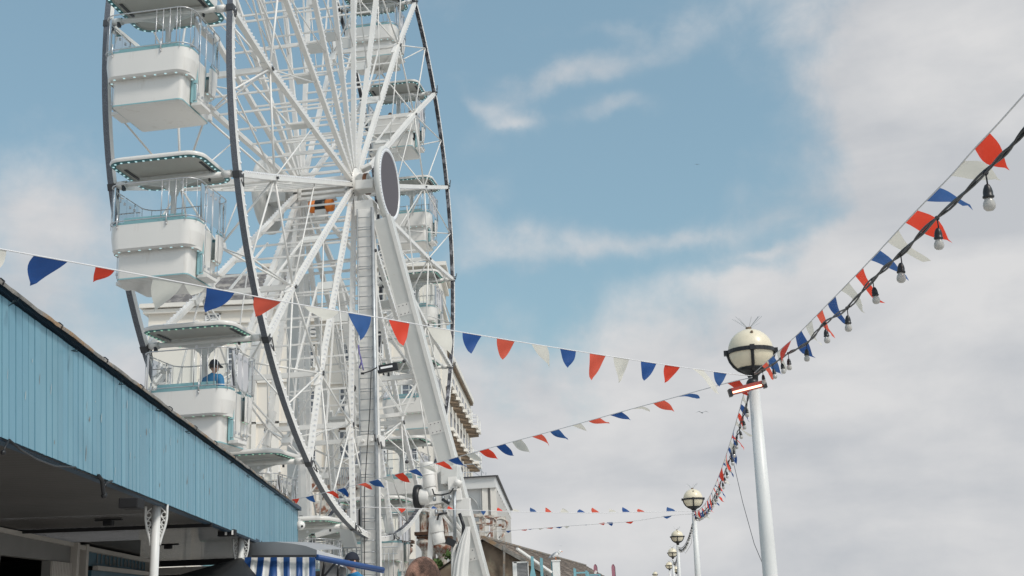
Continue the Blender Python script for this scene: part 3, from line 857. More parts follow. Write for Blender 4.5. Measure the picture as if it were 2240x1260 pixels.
# soffit boards
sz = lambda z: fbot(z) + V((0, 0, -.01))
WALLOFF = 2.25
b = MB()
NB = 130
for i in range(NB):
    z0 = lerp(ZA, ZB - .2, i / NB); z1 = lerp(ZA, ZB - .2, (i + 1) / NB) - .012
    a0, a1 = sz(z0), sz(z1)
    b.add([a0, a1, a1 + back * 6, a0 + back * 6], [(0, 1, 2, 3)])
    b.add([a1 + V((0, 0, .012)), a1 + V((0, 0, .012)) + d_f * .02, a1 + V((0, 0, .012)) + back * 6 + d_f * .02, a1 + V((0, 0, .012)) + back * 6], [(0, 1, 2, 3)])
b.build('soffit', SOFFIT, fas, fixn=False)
b = MB()
for zc in (14.1,):
    p = sz(zc) + V((0, 0, -.02)); b.beam(p, p + back * 6, .05, .04)
b.build('soffit_joint', INTER, fas)
b = MB()   # far end beams
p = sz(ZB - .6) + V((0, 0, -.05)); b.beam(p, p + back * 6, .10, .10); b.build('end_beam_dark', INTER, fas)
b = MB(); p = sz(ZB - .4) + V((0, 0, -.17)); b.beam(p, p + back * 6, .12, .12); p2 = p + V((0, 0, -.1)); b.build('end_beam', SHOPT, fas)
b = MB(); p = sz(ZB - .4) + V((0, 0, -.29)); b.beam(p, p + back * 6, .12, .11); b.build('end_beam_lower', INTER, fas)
# flat roof slab to close the top
b = MB(); b.add([ftop(ZA) + V((0, 0, .05)), ftop(ZB) + V((0, 0, .05)), ftop(ZB) + back * 6 + V((0, 0, .05)), ftop(ZA) + back * 6 + V((0, 0, .05))], [(0, 1, 2, 3)])
b.build('roof', DGREY, fas, fixn=False)
# shopfront wall along fascia direction, offset behind
def wpt(z, h, off=WALLOFF):   # point on wall line at fascia depth z, height above pier
    p = fbot(z); p = p + back * off; return V((p.x, p.y, h))
hc = lambda z: fbot(z).z - .03
def wallseg(z0, z1, h0, h1, m, name, off=WALLOFF, t=.1):
    b = MB()
    A = wpt(z0, h0, off); B = wpt(z1, h0, off)
    tp0 = h1 if h1 is not None else hc(z0); tp1 = h1 if h1 is not None else hc(z1)
    b.add([A, B, V((B.x, B.y, tp1)), V((A.x, A.y, tp0)), A + back * t, B + back * t, V((B.x, B.y, tp1)) + back * t, V((A.x, A.y, tp0)) + back * t],
          [(0, 1, 2, 3), (4, 7, 6, 5), (0, 4, 5, 1), (3, 2, 6, 7), (0, 3, 7, 4), (1, 5, 6, 2)])
    return b.build(name, m, fas)
def zpx(px):   # fascia-depth parameter at which wall line appears at px
    best = None
    for i in range(800):
        z = lerp(5, ZB, i / 800); p = wpt(z, 2.3) - EYE
        if p.dot(fw) < .5: continue
        x = 1120 + F * p.dot(rt) / p.dot(fw)
        if best is None or abs(x - px) < best[0]: best = (abs(x - px), z)
    return best[1]
za, zb_, zc_, zd_, ze_ = zpx(0), zpx(55), zpx(108), zpx(155), zpx(318)
Z5 = 5.2
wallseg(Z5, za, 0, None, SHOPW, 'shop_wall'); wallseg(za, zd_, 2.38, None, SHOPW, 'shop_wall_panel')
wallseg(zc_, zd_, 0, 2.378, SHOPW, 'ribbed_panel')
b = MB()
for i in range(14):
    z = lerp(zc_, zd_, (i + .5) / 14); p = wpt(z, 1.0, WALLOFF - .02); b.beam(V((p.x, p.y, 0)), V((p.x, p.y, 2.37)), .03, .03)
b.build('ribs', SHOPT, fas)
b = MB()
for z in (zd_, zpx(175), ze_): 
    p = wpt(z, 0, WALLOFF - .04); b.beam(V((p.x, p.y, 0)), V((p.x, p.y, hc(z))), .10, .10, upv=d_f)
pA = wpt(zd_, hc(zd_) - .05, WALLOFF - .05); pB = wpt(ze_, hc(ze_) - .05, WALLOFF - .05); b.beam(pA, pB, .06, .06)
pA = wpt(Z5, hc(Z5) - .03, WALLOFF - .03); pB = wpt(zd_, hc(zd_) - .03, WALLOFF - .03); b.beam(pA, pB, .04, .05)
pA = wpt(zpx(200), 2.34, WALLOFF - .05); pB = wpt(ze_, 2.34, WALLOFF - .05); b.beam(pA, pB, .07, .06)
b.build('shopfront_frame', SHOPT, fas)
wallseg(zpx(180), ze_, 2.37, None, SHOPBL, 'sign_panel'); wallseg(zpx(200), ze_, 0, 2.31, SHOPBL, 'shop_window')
# faded unreadable lettering strokes on the sign panel
b = MB(); zl0, zl1 = zpx(206), zpx(312)
rs = random.Random(3)
for i in range(13):
    z = lerp(zl0, zl1, (i + .4) / 13); h = hc(z); lo, hi = 2.41, h - .07
    p = wpt(z, 0, WALLOFF - .012)
    kx = .045
    b.beam(V((p.x, p.y, lo)), V((p.x, p.y, hi)), .022, .01, upv=side)
    q = p + d_f * kx * 1.6
    if rs.random() > .4: b.beam(V((q.x, q.y, lo)), V((q.x, q.y, lerp(lo, hi, .6))), .02, .01, upv=side)
    zz_ = lerp(lo, hi, rs.choice((.02, .5, .95))); b.beam(V((p.x, p.y, zz_)), V((q.x, q.y, zz_)), .02, .01, upv=side)
b.build('faded_lettering', SHOPW, fas)
# interior dark box behind openings
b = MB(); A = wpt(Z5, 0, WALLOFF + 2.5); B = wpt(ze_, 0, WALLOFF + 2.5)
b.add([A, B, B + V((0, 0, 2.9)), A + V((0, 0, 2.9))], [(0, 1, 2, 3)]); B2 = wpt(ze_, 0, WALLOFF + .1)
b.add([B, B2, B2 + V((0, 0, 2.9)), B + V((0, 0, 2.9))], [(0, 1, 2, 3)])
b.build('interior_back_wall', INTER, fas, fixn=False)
b = MB(); z = zpx(30); p = wpt(z, 2.22, WALLOFF + 1.0); b.beam(p, p + d_f * .8, .05, .03); b.build('ceiling_tube', mat('lit_tube', (.9, .85, .8), .4, emit=(1, .9, .8), estr=1.2), fas)
# fittings on soffit
b = MB(); p = at(288, 1102, 10.4); b.box(p, (.17, .2, .09)); b.build('soffit_heater', INTER, fas, bevel=.01)
for z, o_ in ((13.0, .9), (17.0, 1.2)):
    b = MB(); p = sz(z) + back * o_ + V((0, 0, -.05)); b.box(p, (.10, .10, .07)); b.box(p + V((0, 0, .03)), (.3, .06, .02))
    b.build('soffit_spot', INTER, fas, bevel=.01)
b = MB(); p = at(497, 1166, 15.4); b.box(p, (.22, .12, .08)); b.m = 1; b.box(p + V((.0, -.065, 0)), (.025, .02, .06)); b.box(p + V((.085, -.065, 0)), (.02, .02, .06)); b.build('soffit_lamp', [INTER, WHITE], fas)
# black festoon remnants along lower edge
b = MB()
def fb(px, py): return at(px, py, 7430 / (991 - px) - .03)
b.tube([fb(20, 962), fb(45, 984), fb(80, 1005), fb(120, 1020), fb(165, 1022)], .008, 6); b.tube([fb(20, 962), fb(12, 975), fb(8, 988)], .006, 6); b.ball(fb(7, 990), .018, 8)
b.tube([fb(215, 1041), fb(223, 1050), fb(226, 1075), fb(228, 1085)], .018, 6); b.tube([fb(245, 1052), fb(232, 1056), fb(229, 1065)], .009, 6); b.ball(fb(228, 1084), .028, 7)
b.build('loose_cable', BLACK, fas)
# columns with lace brackets
for (cpx, zc2) in ((343, 11.9), (529, 16.7)):
    top = at(cpx, 1100, zc2); top.z = fbot(zc2).z; r = .044
    colm = MB(); colm.tube([V((top.x, top.y, 0)), V((top.x, top.y, 1.9)), V((top.x, top.y, top.z))], [r * 1.15, r, r], 18)
    c_ = colm.build('column', POLE, fas)
    b = MB()
    for s in (-1, 1):
        # curved outer rib; direction along view-perpendicular (x)
        for dirv in (V((1, .1, 0)),):
            P = []
            for i in range(12):
                t = i / 11; off = .045 + .060 * math.sin(min(1, t * 1.35) * PI / 2) ** 1.5
                P.append(V((top.x, top.y, 0)) + dirv * s * off + V((0, 0, top.z - .40 + .40 * t)))
            b.tube(P, .013, 6)
            for (q, h, rr) in ((.075, .10, .026), (.075, .18, .022), (.062, .25, .016)):
                cc = V((top.x, top.y, top.z - h)) + dirv * s * q
                ring = [cc + V((math.cos(a) * rr, 0, math.sin(a) * rr)) for a in [2 * PI * j / 10 for j in range(10)]]
                b.tube(ring, .007, 5, closed=True)
            for j in range(4):
                h = .03 + j * .08
                b.beam(V((top.x, top.y, top.z - h)) + dirv * s * .045, V((top.x, top.y, top.z - h - .05)) + dirv * s * (.10 - j * .012), .010, .010)
    b.build('lace_bracket', POLE, c_)
# security camera on the fascia corner
cam_ = thing('security_camera', 'small white dome camera fixed at the far end of the blue fascia', 'camera', ftop(ZB) + V((.03, .05, -.28)))
b = MB(); b.ball((0, 0, 0), .10, 12, (1, 1, .9)); b.box((-.03, 0, .08), (.06, .08, .12)); b.build('dome', WHITE, cam_)
b = MB(); b.ball((.05, -.07, -.02), .025, 8); b.build('lens', BLACK, cam_)

# ------------------------------------------------------------------ kiosk, awning, parasol
kz = 17.5
kio = thing('snack_kiosk', 'grey rounded roof kiosk with blue and white striped front awning', 'kiosk')
def kp(px, py, z=kz): return at(px, py, z)
b = MB()
TOPL = [(536, 1191), (560, 1186), (600, 1185), (640, 1189), (668, 1194), (693, 1203)]
BOTL = [(536, 1219), (560, 1218), (600, 1218), (640, 1217), (668, 1216), (693, 1214)]
zf = [17.0, 16.8, 16.6, 16.5, 16.4, 16.3]
vs = [kp(x, y, z) for (x, y), z in zip(TOPL, zf)] + [kp(x, y, z) for (x, y), z in zip(BOTL, zf)]
n = len(TOPL); b.add(vs, [(i, i + 1, n + i + 1, n + i) for i in range(n - 1)], True)
bk = V((0, 2.4, .12)); b.add(vs[:n] + [v + bk for v in vs[:n]], [(i, i + 1, n + i + 1, n + i) for i in range(n - 1)], True)
b.build('roof_front', KIOSK, kio, fixn=False)
b = MB(); sd = [kp(693, 1203, 16.3), kp(725, 1212, 17.4), kp(768, 1224, 18.8), kp(768, 1246, 18.8), kp(725, 1232, 17.4), kp(693, 1219, 16.3)]
b.add(sd, [(0, 1, 4, 5), (1, 2, 3, 4)]); b.build('roof_side', KIOSKL, kio, fixn=False)
b = MB(); b.tube([kp(693, 1218, 16.2), kp(838, 1246, 17.6)], .035, 8); b.beam(kp(693, 1221, 16.25), kp(838, 1250, 17.65), .03, .05); b.build('awning_roller', AWBL, kio)
b = MB()
pts_t = [548, 568, 585, 600, 612, 624, 636, 648, 660, 672, 682, 689]
# striped awning: scalloped cloth, 12 stripes
nst = 11; nx = nst * 4; ny = 8; vs = []; 
for j in range(ny + 1):
    v = j / ny
    for i in range(nx + 1):
        u = i / nx; x = lerp(536, 690, u); y = lerp(1219, 1275, v)
        z = 16.6 - .3 * u - .12 * v + .035 * math.sin(u * 38 + v * 2) * v + .02 * math.sin(u * 90) * v
        vs.append(kp(x - (6 * v if u < .4 else 0), y, z))
for j in range(ny):
    for i in range(nx):
        b.m = (i // 4) % 2
        b.add([], []); b.f.append([j * (nx + 1) + i, j * (nx + 1) + i + 1, (j + 1) * (nx + 1) + i + 1, (j + 1) * (nx + 1) + i]); b.sm.append(True); b.mi.append(b.m)
b.v = [tuple(v) for v in vs]
b.build('striped_awning', [AWBL, AWWH], kio, fixn=False)
b = MB(); b.beam(kp(552, 1217, 16.5), kp(692, 1216, 16.2), .05, .03); b.build('awning_rail', DGREY, kio)
b = MB(); A = kp(700, 1222, 17.2)
b.add([V((kp(560, 1220, 17.4).x, 17.6, 0)), V((A.x, 17.6, 0)), V((A.x, 17.6, 2.2)), V((kp(560, 1220, 17.4).x, 17.6, 2.2))], [(0, 1, 2, 3)])
B = kp(755, 1240, 18.6); b.add([V((A.x, 17.2, 0)), V((B.x, 18.7, 0)), V((B.x, 18.7, B.z)), V((A.x, 17.2, A.z))], [(0, 1, 2, 3)])
b.build('kiosk_wall', SHOPW, kio, fixn=False)
b = MB(); b.tube([kp(712, 1222, 16.9), kp(705, 1262, 16.9)], .02, 6); b.tube([kp(742, 1232, 17), kp(738, 1270, 17)], .02, 6); b.beam(kp(708, 1262, 16.9), kp(735, 1230, 16.9), .04, .03); b.build('awning_stay', BLACK, kio)
kio['label'] = 'grey rounded roof kiosk with blue and white striped front awning'
# black parasol
par = thing('cantilever_parasol', 'black canvas parasol partly hidden behind the second white column', 'parasol')
apx = at(529, 1219, 16.7); 
rimp = [at(368, 1264, 15.6), at(440, 1300, 14.6), at(560, 1310, 14.8), at(590, 1300, 16.0), at(575, 1262, 17.3), at(450, 1248, 17.6)]
b = MB(); vs = [apx] + rimp
b.add(vs, [(0, i + 1, (i + 1) % 6 + 1) for i in range(6)])
b.build('canopy', BLKFAB, par, fixn=False)
b = MB()
for p in rimp: b.tube([apx + V((0, 0, -.02)), p + V((0, 0, -.015))], .010, 5)
b.tube([apx, V((apx.x, apx.y, 0))], .025, 8)
for i in range(6): b.tube([rimp[i], rimp[(i + 1) % 6]], .012, 5)
b.build('frame', BLACK, par)
b = MB(); b.box((0, 0, 0), (.7, .7, .08)); o = b.build('base_plate', DGREY, par); o.location = (apx.x, apx.y, .06)

# ------------------------------------------------------------------ bunting
FLM = {'r': REDF, 'b': BLUFL, 'w': WHF}
FL2 = {'r': mat('faded_red_flag', (.78, .12, .07), .65, transl=.45, var=.12, vscale=5), 'b': mat('faded_blue_flag', (.04, .12, .33), .65, transl=.4, var=.2, vscale=5), 'w': mat('greyed_white_flag', (.66, .64, .58), .65, transl=.4, var=.08, vscale=5)}
def flag_mesh(a, c, tip, bulge, curl=.0, seedv=0):
    n = 8; vs = []; idx = {}; fs = []
    nrm = (c - a).cross(tip - a)
    nrm.normalize() if nrm.length > 1e-9 else None
    L = ((a + c) / 2 - tip).length
    for j in range(n + 1):
        v = j / n
        for i in range(n + 1 - j):
            k = n - j; u = (i / k) if k else .5
            p = lerp(a, c, u) * (1 - v) + tip * v
            env = math.sin(PI * v) 
            p = p + nrm * (bulge * L * env * (.6 + .5 * math.sin(u * 3.1 + seedv))) + (c - a) * (curl * env * .5)
            p = p + nrm * L * .08 * math.sin(v * 5 + u * 4 + seedv * 1.7) * v * (1 - v * .3)
            # outward rounding of the two long sides
            p = p + (c - a) * ((u - .5) * .18 * env)
            idx[(i, j)] = len(vs); vs.append(p)
    for j in range(n):
        for i in range(n - j):
            if i < n - j: fs.append((idx[(i, j)], idx[(i + 1, j)], idx[(i, j + 1)]))
            if i < n - j - 1: fs.append((idx[(i + 1, j)], idx[(i + 1, j + 1)], idx[(i, j + 1)]))
    return vs, fs
def bunting(name, label, ropepts, rr, depth, flags, group='bunting strings across the pier', dz=0.0, bulge=.07):
    t = thing(name, label, 'bunting', group=group)
    P = [at(x, y, depth(x)) for x, y in ropepts]
    # smooth rope: subdivide in a Catmull-Rom manner
    Q = []
    for i in range(len(P) - 1):
        p0 = P[max(i - 1, 0)]; p1 = P[i]; p2 = P[i + 1]; p3 = P[min(i + 2, len(P) - 1)]
        for k in range(5):
            s = k / 5
            Q.append(.5 * ((2 * p1) + (-p0 + p2) * s + (2 * p0 - 5 * p1 + 4 * p2 - p3) * s * s + (-p0 + 3 * p1 - 3 * p2 + p3) * s ** 3))
    Q.append(P[-1])
    b = MB(); b.tube(Q, rr, 5); b.build('tape', ROPE, t)
    rs = random.Random(len(flags) * 7 + 1)
    for c, a, bb, tp in flags:
        za, zb2 = depth(a[0]), depth(bb[0]); zt = (za + zb2) / 2 - dz
        b = MB(); vs, fs = flag_mesh(at(*a, za), at(*bb, zb2), at(*tp, zt), bulge * rs.choice((-1, 1)) * rs.uniform(.6, 1.3), rs.uniform(-.15, .15), rs.uniform(0, 6))
        b.add(vs, fs, True); b.build('flag', (FL2 if rs.random() < .4 else FLM)[c], t, fixn=False)
    return t
LX, LZ = 2.80, 13.4
fa = [('w', (-52, 533), (14, 548), (-8, 592)), ('b', (75, 558), (150, 571), (68, 627)), ('r', (209, 583), (252, 590), (203, 617)), ('w', (335, 606), (400, 619), (339, 681)),
      ('w', (403, 620), (449, 629), (418, 646)), ('b', (452, 629), (513, 641), (447, 682)), ('r', (557, 648), (617, 658), (560, 694)), ('w', (665, 668), (742, 681), (712, 700)), ('b', (761, 683), (812, 692), (790, 744)),
      ('r', (850, 698), (896, 706), (881, 757)), ('w', (933, 714), (985, 722), (988, 776)), ('b', (1012, 727), (1054, 734), (1030, 774)), ('r', (1087, 740), (1126, 746), (1099, 787)),
      ('w', (1162, 752), (1196, 757), (1203, 804)), ('b', (1225, 762), (1260, 768), (1241, 805)), ('r', (1290, 773), (1325, 778), (1292, 832)), ('w', (1342, 781), (1376, 786), (1355, 838)),
      ('b', (1402, 790), (1436, 795), (1408, 833)), ('r', (1455, 797), (1488, 802), (1455, 838)), ('w', (1514, 806), (1539, 810), (1572, 865)), ('b', (1561, 813), (1590, 817), (1573, 846))]
bunting('bunting_string', 'upper bunting string sweeping from the left edge to the nearest lamp post', [(-120, 520), (-20, 541), (200, 581), (450, 628), (660, 667), (830, 695), (1000, 725), (1150, 750), (1300, 774), (1450, 797), (1600, 818), (1645, 822)],
        .0055, lambda x: lerp(6.8, 13.3, (x + 120) / 1765), fa, bulge=.05)
fbs = [('r', (1590, 838), (1618, 832), (1640, 868)), ('b', (1480, 868), (1508, 861), (1531, 872)), ('r', (1428, 882), (1453, 876), (1476, 900)), ('w', (1380, 895), (1403, 889), (1422, 900)),
       ('b', (1333, 908), (1360, 901), (1381, 919)), ('r', (1287, 921), (1312, 914), (1334, 925)), ('w', (1250, 931), (1270, 926), (1287, 946)), ('b', (1203, 944), (1222, 939), (1244, 961)),
       ('r', (1162, 955), (1183, 949), (1202, 975)), ('w', (1120, 966), (1140, 961), (1161, 990)), ('b', (1085, 976), (1105, 971), (1124, 998)), ('r', (1048, 987), (1067, 981), (1091, 1005)),
       ('w', (1020, 995), (1038, 990), (1055, 1008)), ('b', (980, 1006), (1002, 1000), (1024, 1021)), ('r', (950, 1014), (970, 1008), (991, 1028)), ('w', (918, 1022), (938, 1017), (956, 1035)),
       ('b', (890, 1030), (910, 1025), (931, 1047)), ('r', (862, 1038), (880, 1033), (898, 1056)), ('w', (836, 1045), (855, 1040), (867, 1058)), ('b', (806, 1053), (826, 1048), (842, 1067)), ('r', (778, 1060), (798, 1055), (815, 1072)),
       ('b', (735, 1071), (752, 1066), (762, 1088)), ('r', (712, 1077), (728, 1073), (741, 1091)), ('b', (668, 1088), (686, 1083), (691, 1099)), ('r', (636, 1093), (655, 1090), (646, 1104))]
bunting('bunting_string', 'middle bunting string from the nearest lamp post down to the fascia end', [(1645, 826), (1590, 838), (1480, 868), (1380, 895), (1290, 920), (1200, 945), (1100, 972), (1000, 1000), (900, 1028), (800, 1055), (720, 1075), (657, 1090)],
        .0055, lambda x: lerp(21.2, 13.3, (x - 657) / 988), fbs, bulge=.13)
C2 = 31.7
fc = [('b', (1458, 1119), (1478, 1119), (1459, 1109)), ('r', (1395, 1120), (1411, 1120), (1396, 1113)), ('b', (1362, 1120), (1378, 1120), (1362, 1109)), ('r', (1295, 1121), (1311, 1121), (1295, 1110)),
      ('w', (1332, 1120), (1348, 1120), (1333, 1113)), ('b', (1263, 1121), (1280, 1121), (1268, 1114)), ('w', (1226, 1121), (1244, 1121), (1231, 1112)), ('r', (1193, 1120), (1207, 1121), (1193, 1110)), ('b', (1160, 1120), (1174, 1120), (1160, 1110)),
      ('w', (1122, 1119), (1138, 1120), (1124, 1113)), ('r', (1087, 1118), (1101, 1119), (1089, 1110)), ('b', (1052, 1117), (1063, 1118), (1057, 1127)), ('r', (980, 1114), (993, 1115), (982, 1107)), ('b', (943, 1113), (956, 1113), (948, 1107)),
      ('r', (870, 1111), (888, 1111), (878, 1122))]
bunting('bunting_string', 'far bunting string with flags blown upright, from the second lamp post', [(1516, 1118), (1460, 1119), (1300, 1122), (1150, 1120), (1060, 1117), (900, 1112), (790, 1109)], .008, lambda x: lerp(27.5, C2, (x - 790) / 725), fc, bulge=.1)
fd = [('b', (1450, 1129), (1470, 1127), (1459, 1135)), ('r', (1368, 1142), (1385, 1140), (1380, 1146)), ('b', (1327, 1143), (1340, 1142), (1338, 1151)), ('r', (1309, 1145), (1322, 1143), (1320, 1149)), ('b', (1278, 1148), (1288, 1147), (1282, 1149)),
      ('w', (1235, 1151), (1246, 1150), (1240, 1156)), ('b', (1214, 1153), (1230, 1151), (1224, 1156)), ('r', (1194, 1155), (1208, 1153), (1207, 1157)), ('w', (1178, 1156), (1190, 1155), (1182, 1159)), ('b', (1155, 1157), (1168, 1156), (1160, 1159)), ('r', (1139, 1159), (1153, 1157), (1150, 1161)),
      ('b', (1107, 1161), (1118, 1160), (1112, 1166)), ('b', (1000, 1164), (1012, 1164), (1006, 1168)), ('w', (1058, 1163), (1072, 1163), (1064, 1168))]
bunting('bunting_string', 'lowest far bunting string sagging left from the second lamp post to the pavilion', [(1516, 1124), (1465, 1128), (1375, 1141), (1250, 1150), (1150, 1158), (1060, 1163), (980, 1165)], .008, lambda x: lerp(33.5, C2, (x - 980) / 535), fd, bulge=.1)
# right-hand span, lamp 1 to the (unseen) post behind the camera
def DE(px):
    k = (px - 1120) / F * 1.02
    s = (LX - k * LZ) / (2.2 - 18.6 * k); s = max(0.0, min(.75, s)); return LZ - 18.6 * s
fe = [('r', (2132, 325), (2165, 291), (2210, 372)), ('w', (2079, 385), (2110, 352), (2191, 396)), ('b', (2025, 440), (2053, 410), (2130, 456)), ('r', (1980, 487), (2006, 460), (2084, 532)), ('w', (1941, 529), (1965, 503), (2035, 573)),
      ('b', (1904, 569), (1924, 547), (1990, 613)), ('r', (1871, 604), (1888, 585), (1933, 666)), ('w', (1840, 636), (1857, 618), (1890, 688)), ('b', (1811, 666), (1828, 649), (1851, 710)), ('r', (1786, 690), (1799, 677), (1828, 740)),
      ('w', (1762, 714), (1776, 700), (1801, 757)), ('b', (1740, 735), (1753, 723), (1784, 784)), ('r', (1719, 754), (1731, 744), (1710, 797)), ('w', (1700, 771), (1712, 760), (1722, 812)), ('b', (1680, 789), (1692, 778), (1712, 820)), ('r', (1667, 800), (1677, 792), (1691, 832))]
bunting('bunting_string', 'near bunting string rising from the lamp post to the top right corner', [(1650, 816), (1695, 775), (1741, 735), (1800, 676), (1904, 569), (1979, 488), (2024, 441), (2079, 385), (2130, 327), (2181, 273), (2240, 207), (2330, 105)], .0035, DE, fe, bulge=.12)

# ------------------------------------------------------------------ festoon lights
RB = random.Random(21)
def bulb_unit(t, p, sc=1.0, lod=2):
    ax_ = rotto((RB.uniform(-.12, .12), RB.uniform(-.12, .12), 1)); sc = sc * RB.uniform(.95, 1.05)
    # p = cable point; drop, socket, bulb
    n = 14 if lod > 1 else 8
    b = MB()
    b.tube([p, p + V((0, 0, -.05 * sc))], .0035 * sc, 5); b.ball(p, .013 * sc, 6)
    prof = [(.004, -.048), (.010, -.052), (.016, -.066), (.019, -.080), (.019, -.094), (.022, -.096), (.022, -.103), (.018, -.106), (0, -.106)]
    b.lathe([(r * sc, z * sc) for r, z in prof], p, n, ax_)
    s = b.build('lamp_socket', BLACK, t)
    g = MB(); pr = [(.015, -.106), (.017, -.112), (.022, -.122), (.024, -.134), (.022, -.146), (.014, -.155), (0, -.158)]
    g.lathe([(r * sc, z * sc) for r, z in pr], p, n, ax_); g.build('bulb', BULB, s)
    if lod > 1:
        f = MB(); f.tube([p + V((0, 0, -.106 * sc)), p + V((0, 0, -.13 * sc))], .005 * sc, 6); f.build('filament_stem', NUB, s)
def festoon(label, pts, r, bulbs, sc=1.0, strands=3, lod=2):
    t = thing('festoon_light_string', label, 'festoon lights', group='festoon light strings along the lamp posts')
    Q = []
    for i in range(len(pts) - 1):
        p0 = pts[max(i - 1, 0)]; p1 = pts[i]; p2 = pts[i + 1]; p3 = pts[min(i + 2, len(pts) - 1)]
        for k in range(8):
            s = k / 8; Q.append(.5 * ((2 * p1) + (-p0 + p2) * s + (2 * p0 - 5 * p1 + 4 * p2 - p3) * s * s + (-p0 + 3 * p1 - 3 * p2 + p3) * s ** 3))
    Q.append(pts[-1])
    for j in range(strands):
        b = MB(); ph = j * 2.1
        b.tube([q + V((math.cos(i * .7 + ph), math.sin(i * .9 + ph), math.sin(i * .62 + ph * 1.7))) * (r * (1.5 if strands > 1 else 0)) for i, q in enumerate(Q)], r, 6)
        b.build('cable', BLACK, t)
    for p in bulbs: bulb_unit(t, p, sc, lod)
    return t
cp = [(1652, 818), (1690, 797), (1724, 773), (1764, 751), (1804, 707), (1853, 674), (1909, 612), (1970, 556), (2050, 477), (2156, 377), (2240, 287), (2340, 165)]
cps = [at(x, y, DE(x) - .02) for x, y in cp]
bl = [cps[i] for i in range(1, 10)] + [at(1668, 810, DE(1668)), at(1708, 785, DE(1708))]
festoon('near festoon string of clear bulbs running under the bunting to the top right', cps, .0048, bl, .9)
# posts line
POSTS = [V((LX, LZ, 0))]
PD = V((.1182, 1, 0)).normalized() * 18.3
def lamp_xy(px, z): p = at(px, 1250, z); return V((p.x, p.y, 0))
zs = [13.4, 32.0, 50.6, 69.2, 87.8, 106.5]
tops = [(1642, 768), (1516, 1091), (1481.5, 1173.5), (1471, 1209), (1464, 1237), (1479, 1246)]
def lamppost(label, gx, gy, z, bx, by, lod):
    g = at(gx, gy, z); base = at(bx, by, z)
    sc = 1.0
    t = thing('lamp_post', label, 'lamp post', V((base.x, base.y, 0)), group='globe lamp posts along the pier edge')
    lx = g.x - base.x; n = 20 if lod > 1 else 12
    hz = g.z
    b = MB(); b.tube([(0, 0, 0), (0, 0, .5), (0, 0, .52), (lx * .3, 0, 2.2), (lx * .95, 0, hz - .38)], [.11, .11, .088, .082, .062], n)
    b.lathe([(.0, 0), (.17, 0), (.17, .06), (.12, .1)], (0, 0, 0), n)
    b.build('post', POLE, t)
    c = V((lx, 0, hz))
    b = MB(); b.ball(c, .262, 32 if lod > 1 else 16); gl = b.build('globe', GLOBE, t)
    b = MB()
    ring = [c + V((math.cos(a) * .268, math.sin(a) * .268, -.01)) for a in [2 * PI * j / 32 for j in range(32)]]
    for j in range(32):
        b.beam(ring[j], ring[(j + 1) % 32], .022, .045)
    for k in range(4):
        a = PI / 4 * 0 + k * PI / 2 - PI / 2 - .13
        P = [c + V((math.cos(a) * .27 * math.cos(e), math.sin(a) * .27 * math.cos(e), -.27 * math.sin(e))) for e in [R(q) for q in (-4, 10, 25, 40, 55, 70)]]
        b.tube(P, .020, 6); b.box(c + V((math.cos(a) * .285, math.sin(a) * .285, -.01)), (.055, .055, .06), Matrix.Rotation(a, 3, 'Z'))
    b.lathe([(0, -.36), (.055, -.36), (.06, -.30), (.12, -.25), (.175, -.215), (.165, -.20), (0, -.2)], c, n)
    b.build('cradle', BLACK, t)
    b = MB()
    for k in range(11 if lod > 1 else 6):
        a = k * 2.4; el = .16 + .05 * (k % 4)
        b.tube([c + V((0, 0, .265)), c + V((math.cos(a) * el * .9, math.sin(a) * el * .5, .265 + .21 - el * .35))], .0018 if lod > 1 else .003, 4)
    b.build('bird_spikes', GALV, gl)
    b = MB(); b.lathe([(0, .255), (.035, .255), (.035, .285), (.015, .29), (0, .29)], c, 10); b.ball(c + V((-.005, -.19, .19)), .018, 8); b.build('finial', STONE, gl)
    return t, c
LAB = ['nearest globe lamp post, white, with a glowing heater bar under the globe', 'second globe lamp post, where the far bunting strings meet', 'third globe lamp post, just left of and below the second',
       'fourth globe lamp post, small, below the third globe', 'fifth tiny globe lamp post low at the picture edge', 'tiny globe lamp hidden behind the third post, low right']
LP = []
for i, (tx, ty_) in enumerate(tops):
    z = zs[i]
    bx, by = {0: (1688, 1300), 1: (1529, 1300), 2: (1487, 1300), 3: (1475, 1300), 4: (1467, 1300), 5: (1483, 1300)}[i]
    if i == 5: z = 98
    LP.append(lamppost(LAB[i], tx, ty_, z, bx, by, 2 if i < 2 else 1))
lamppost('most distant tiny globe lamp left of the others on the bottom edge', 1433, 1256, 128, 1434, 1300, 1)
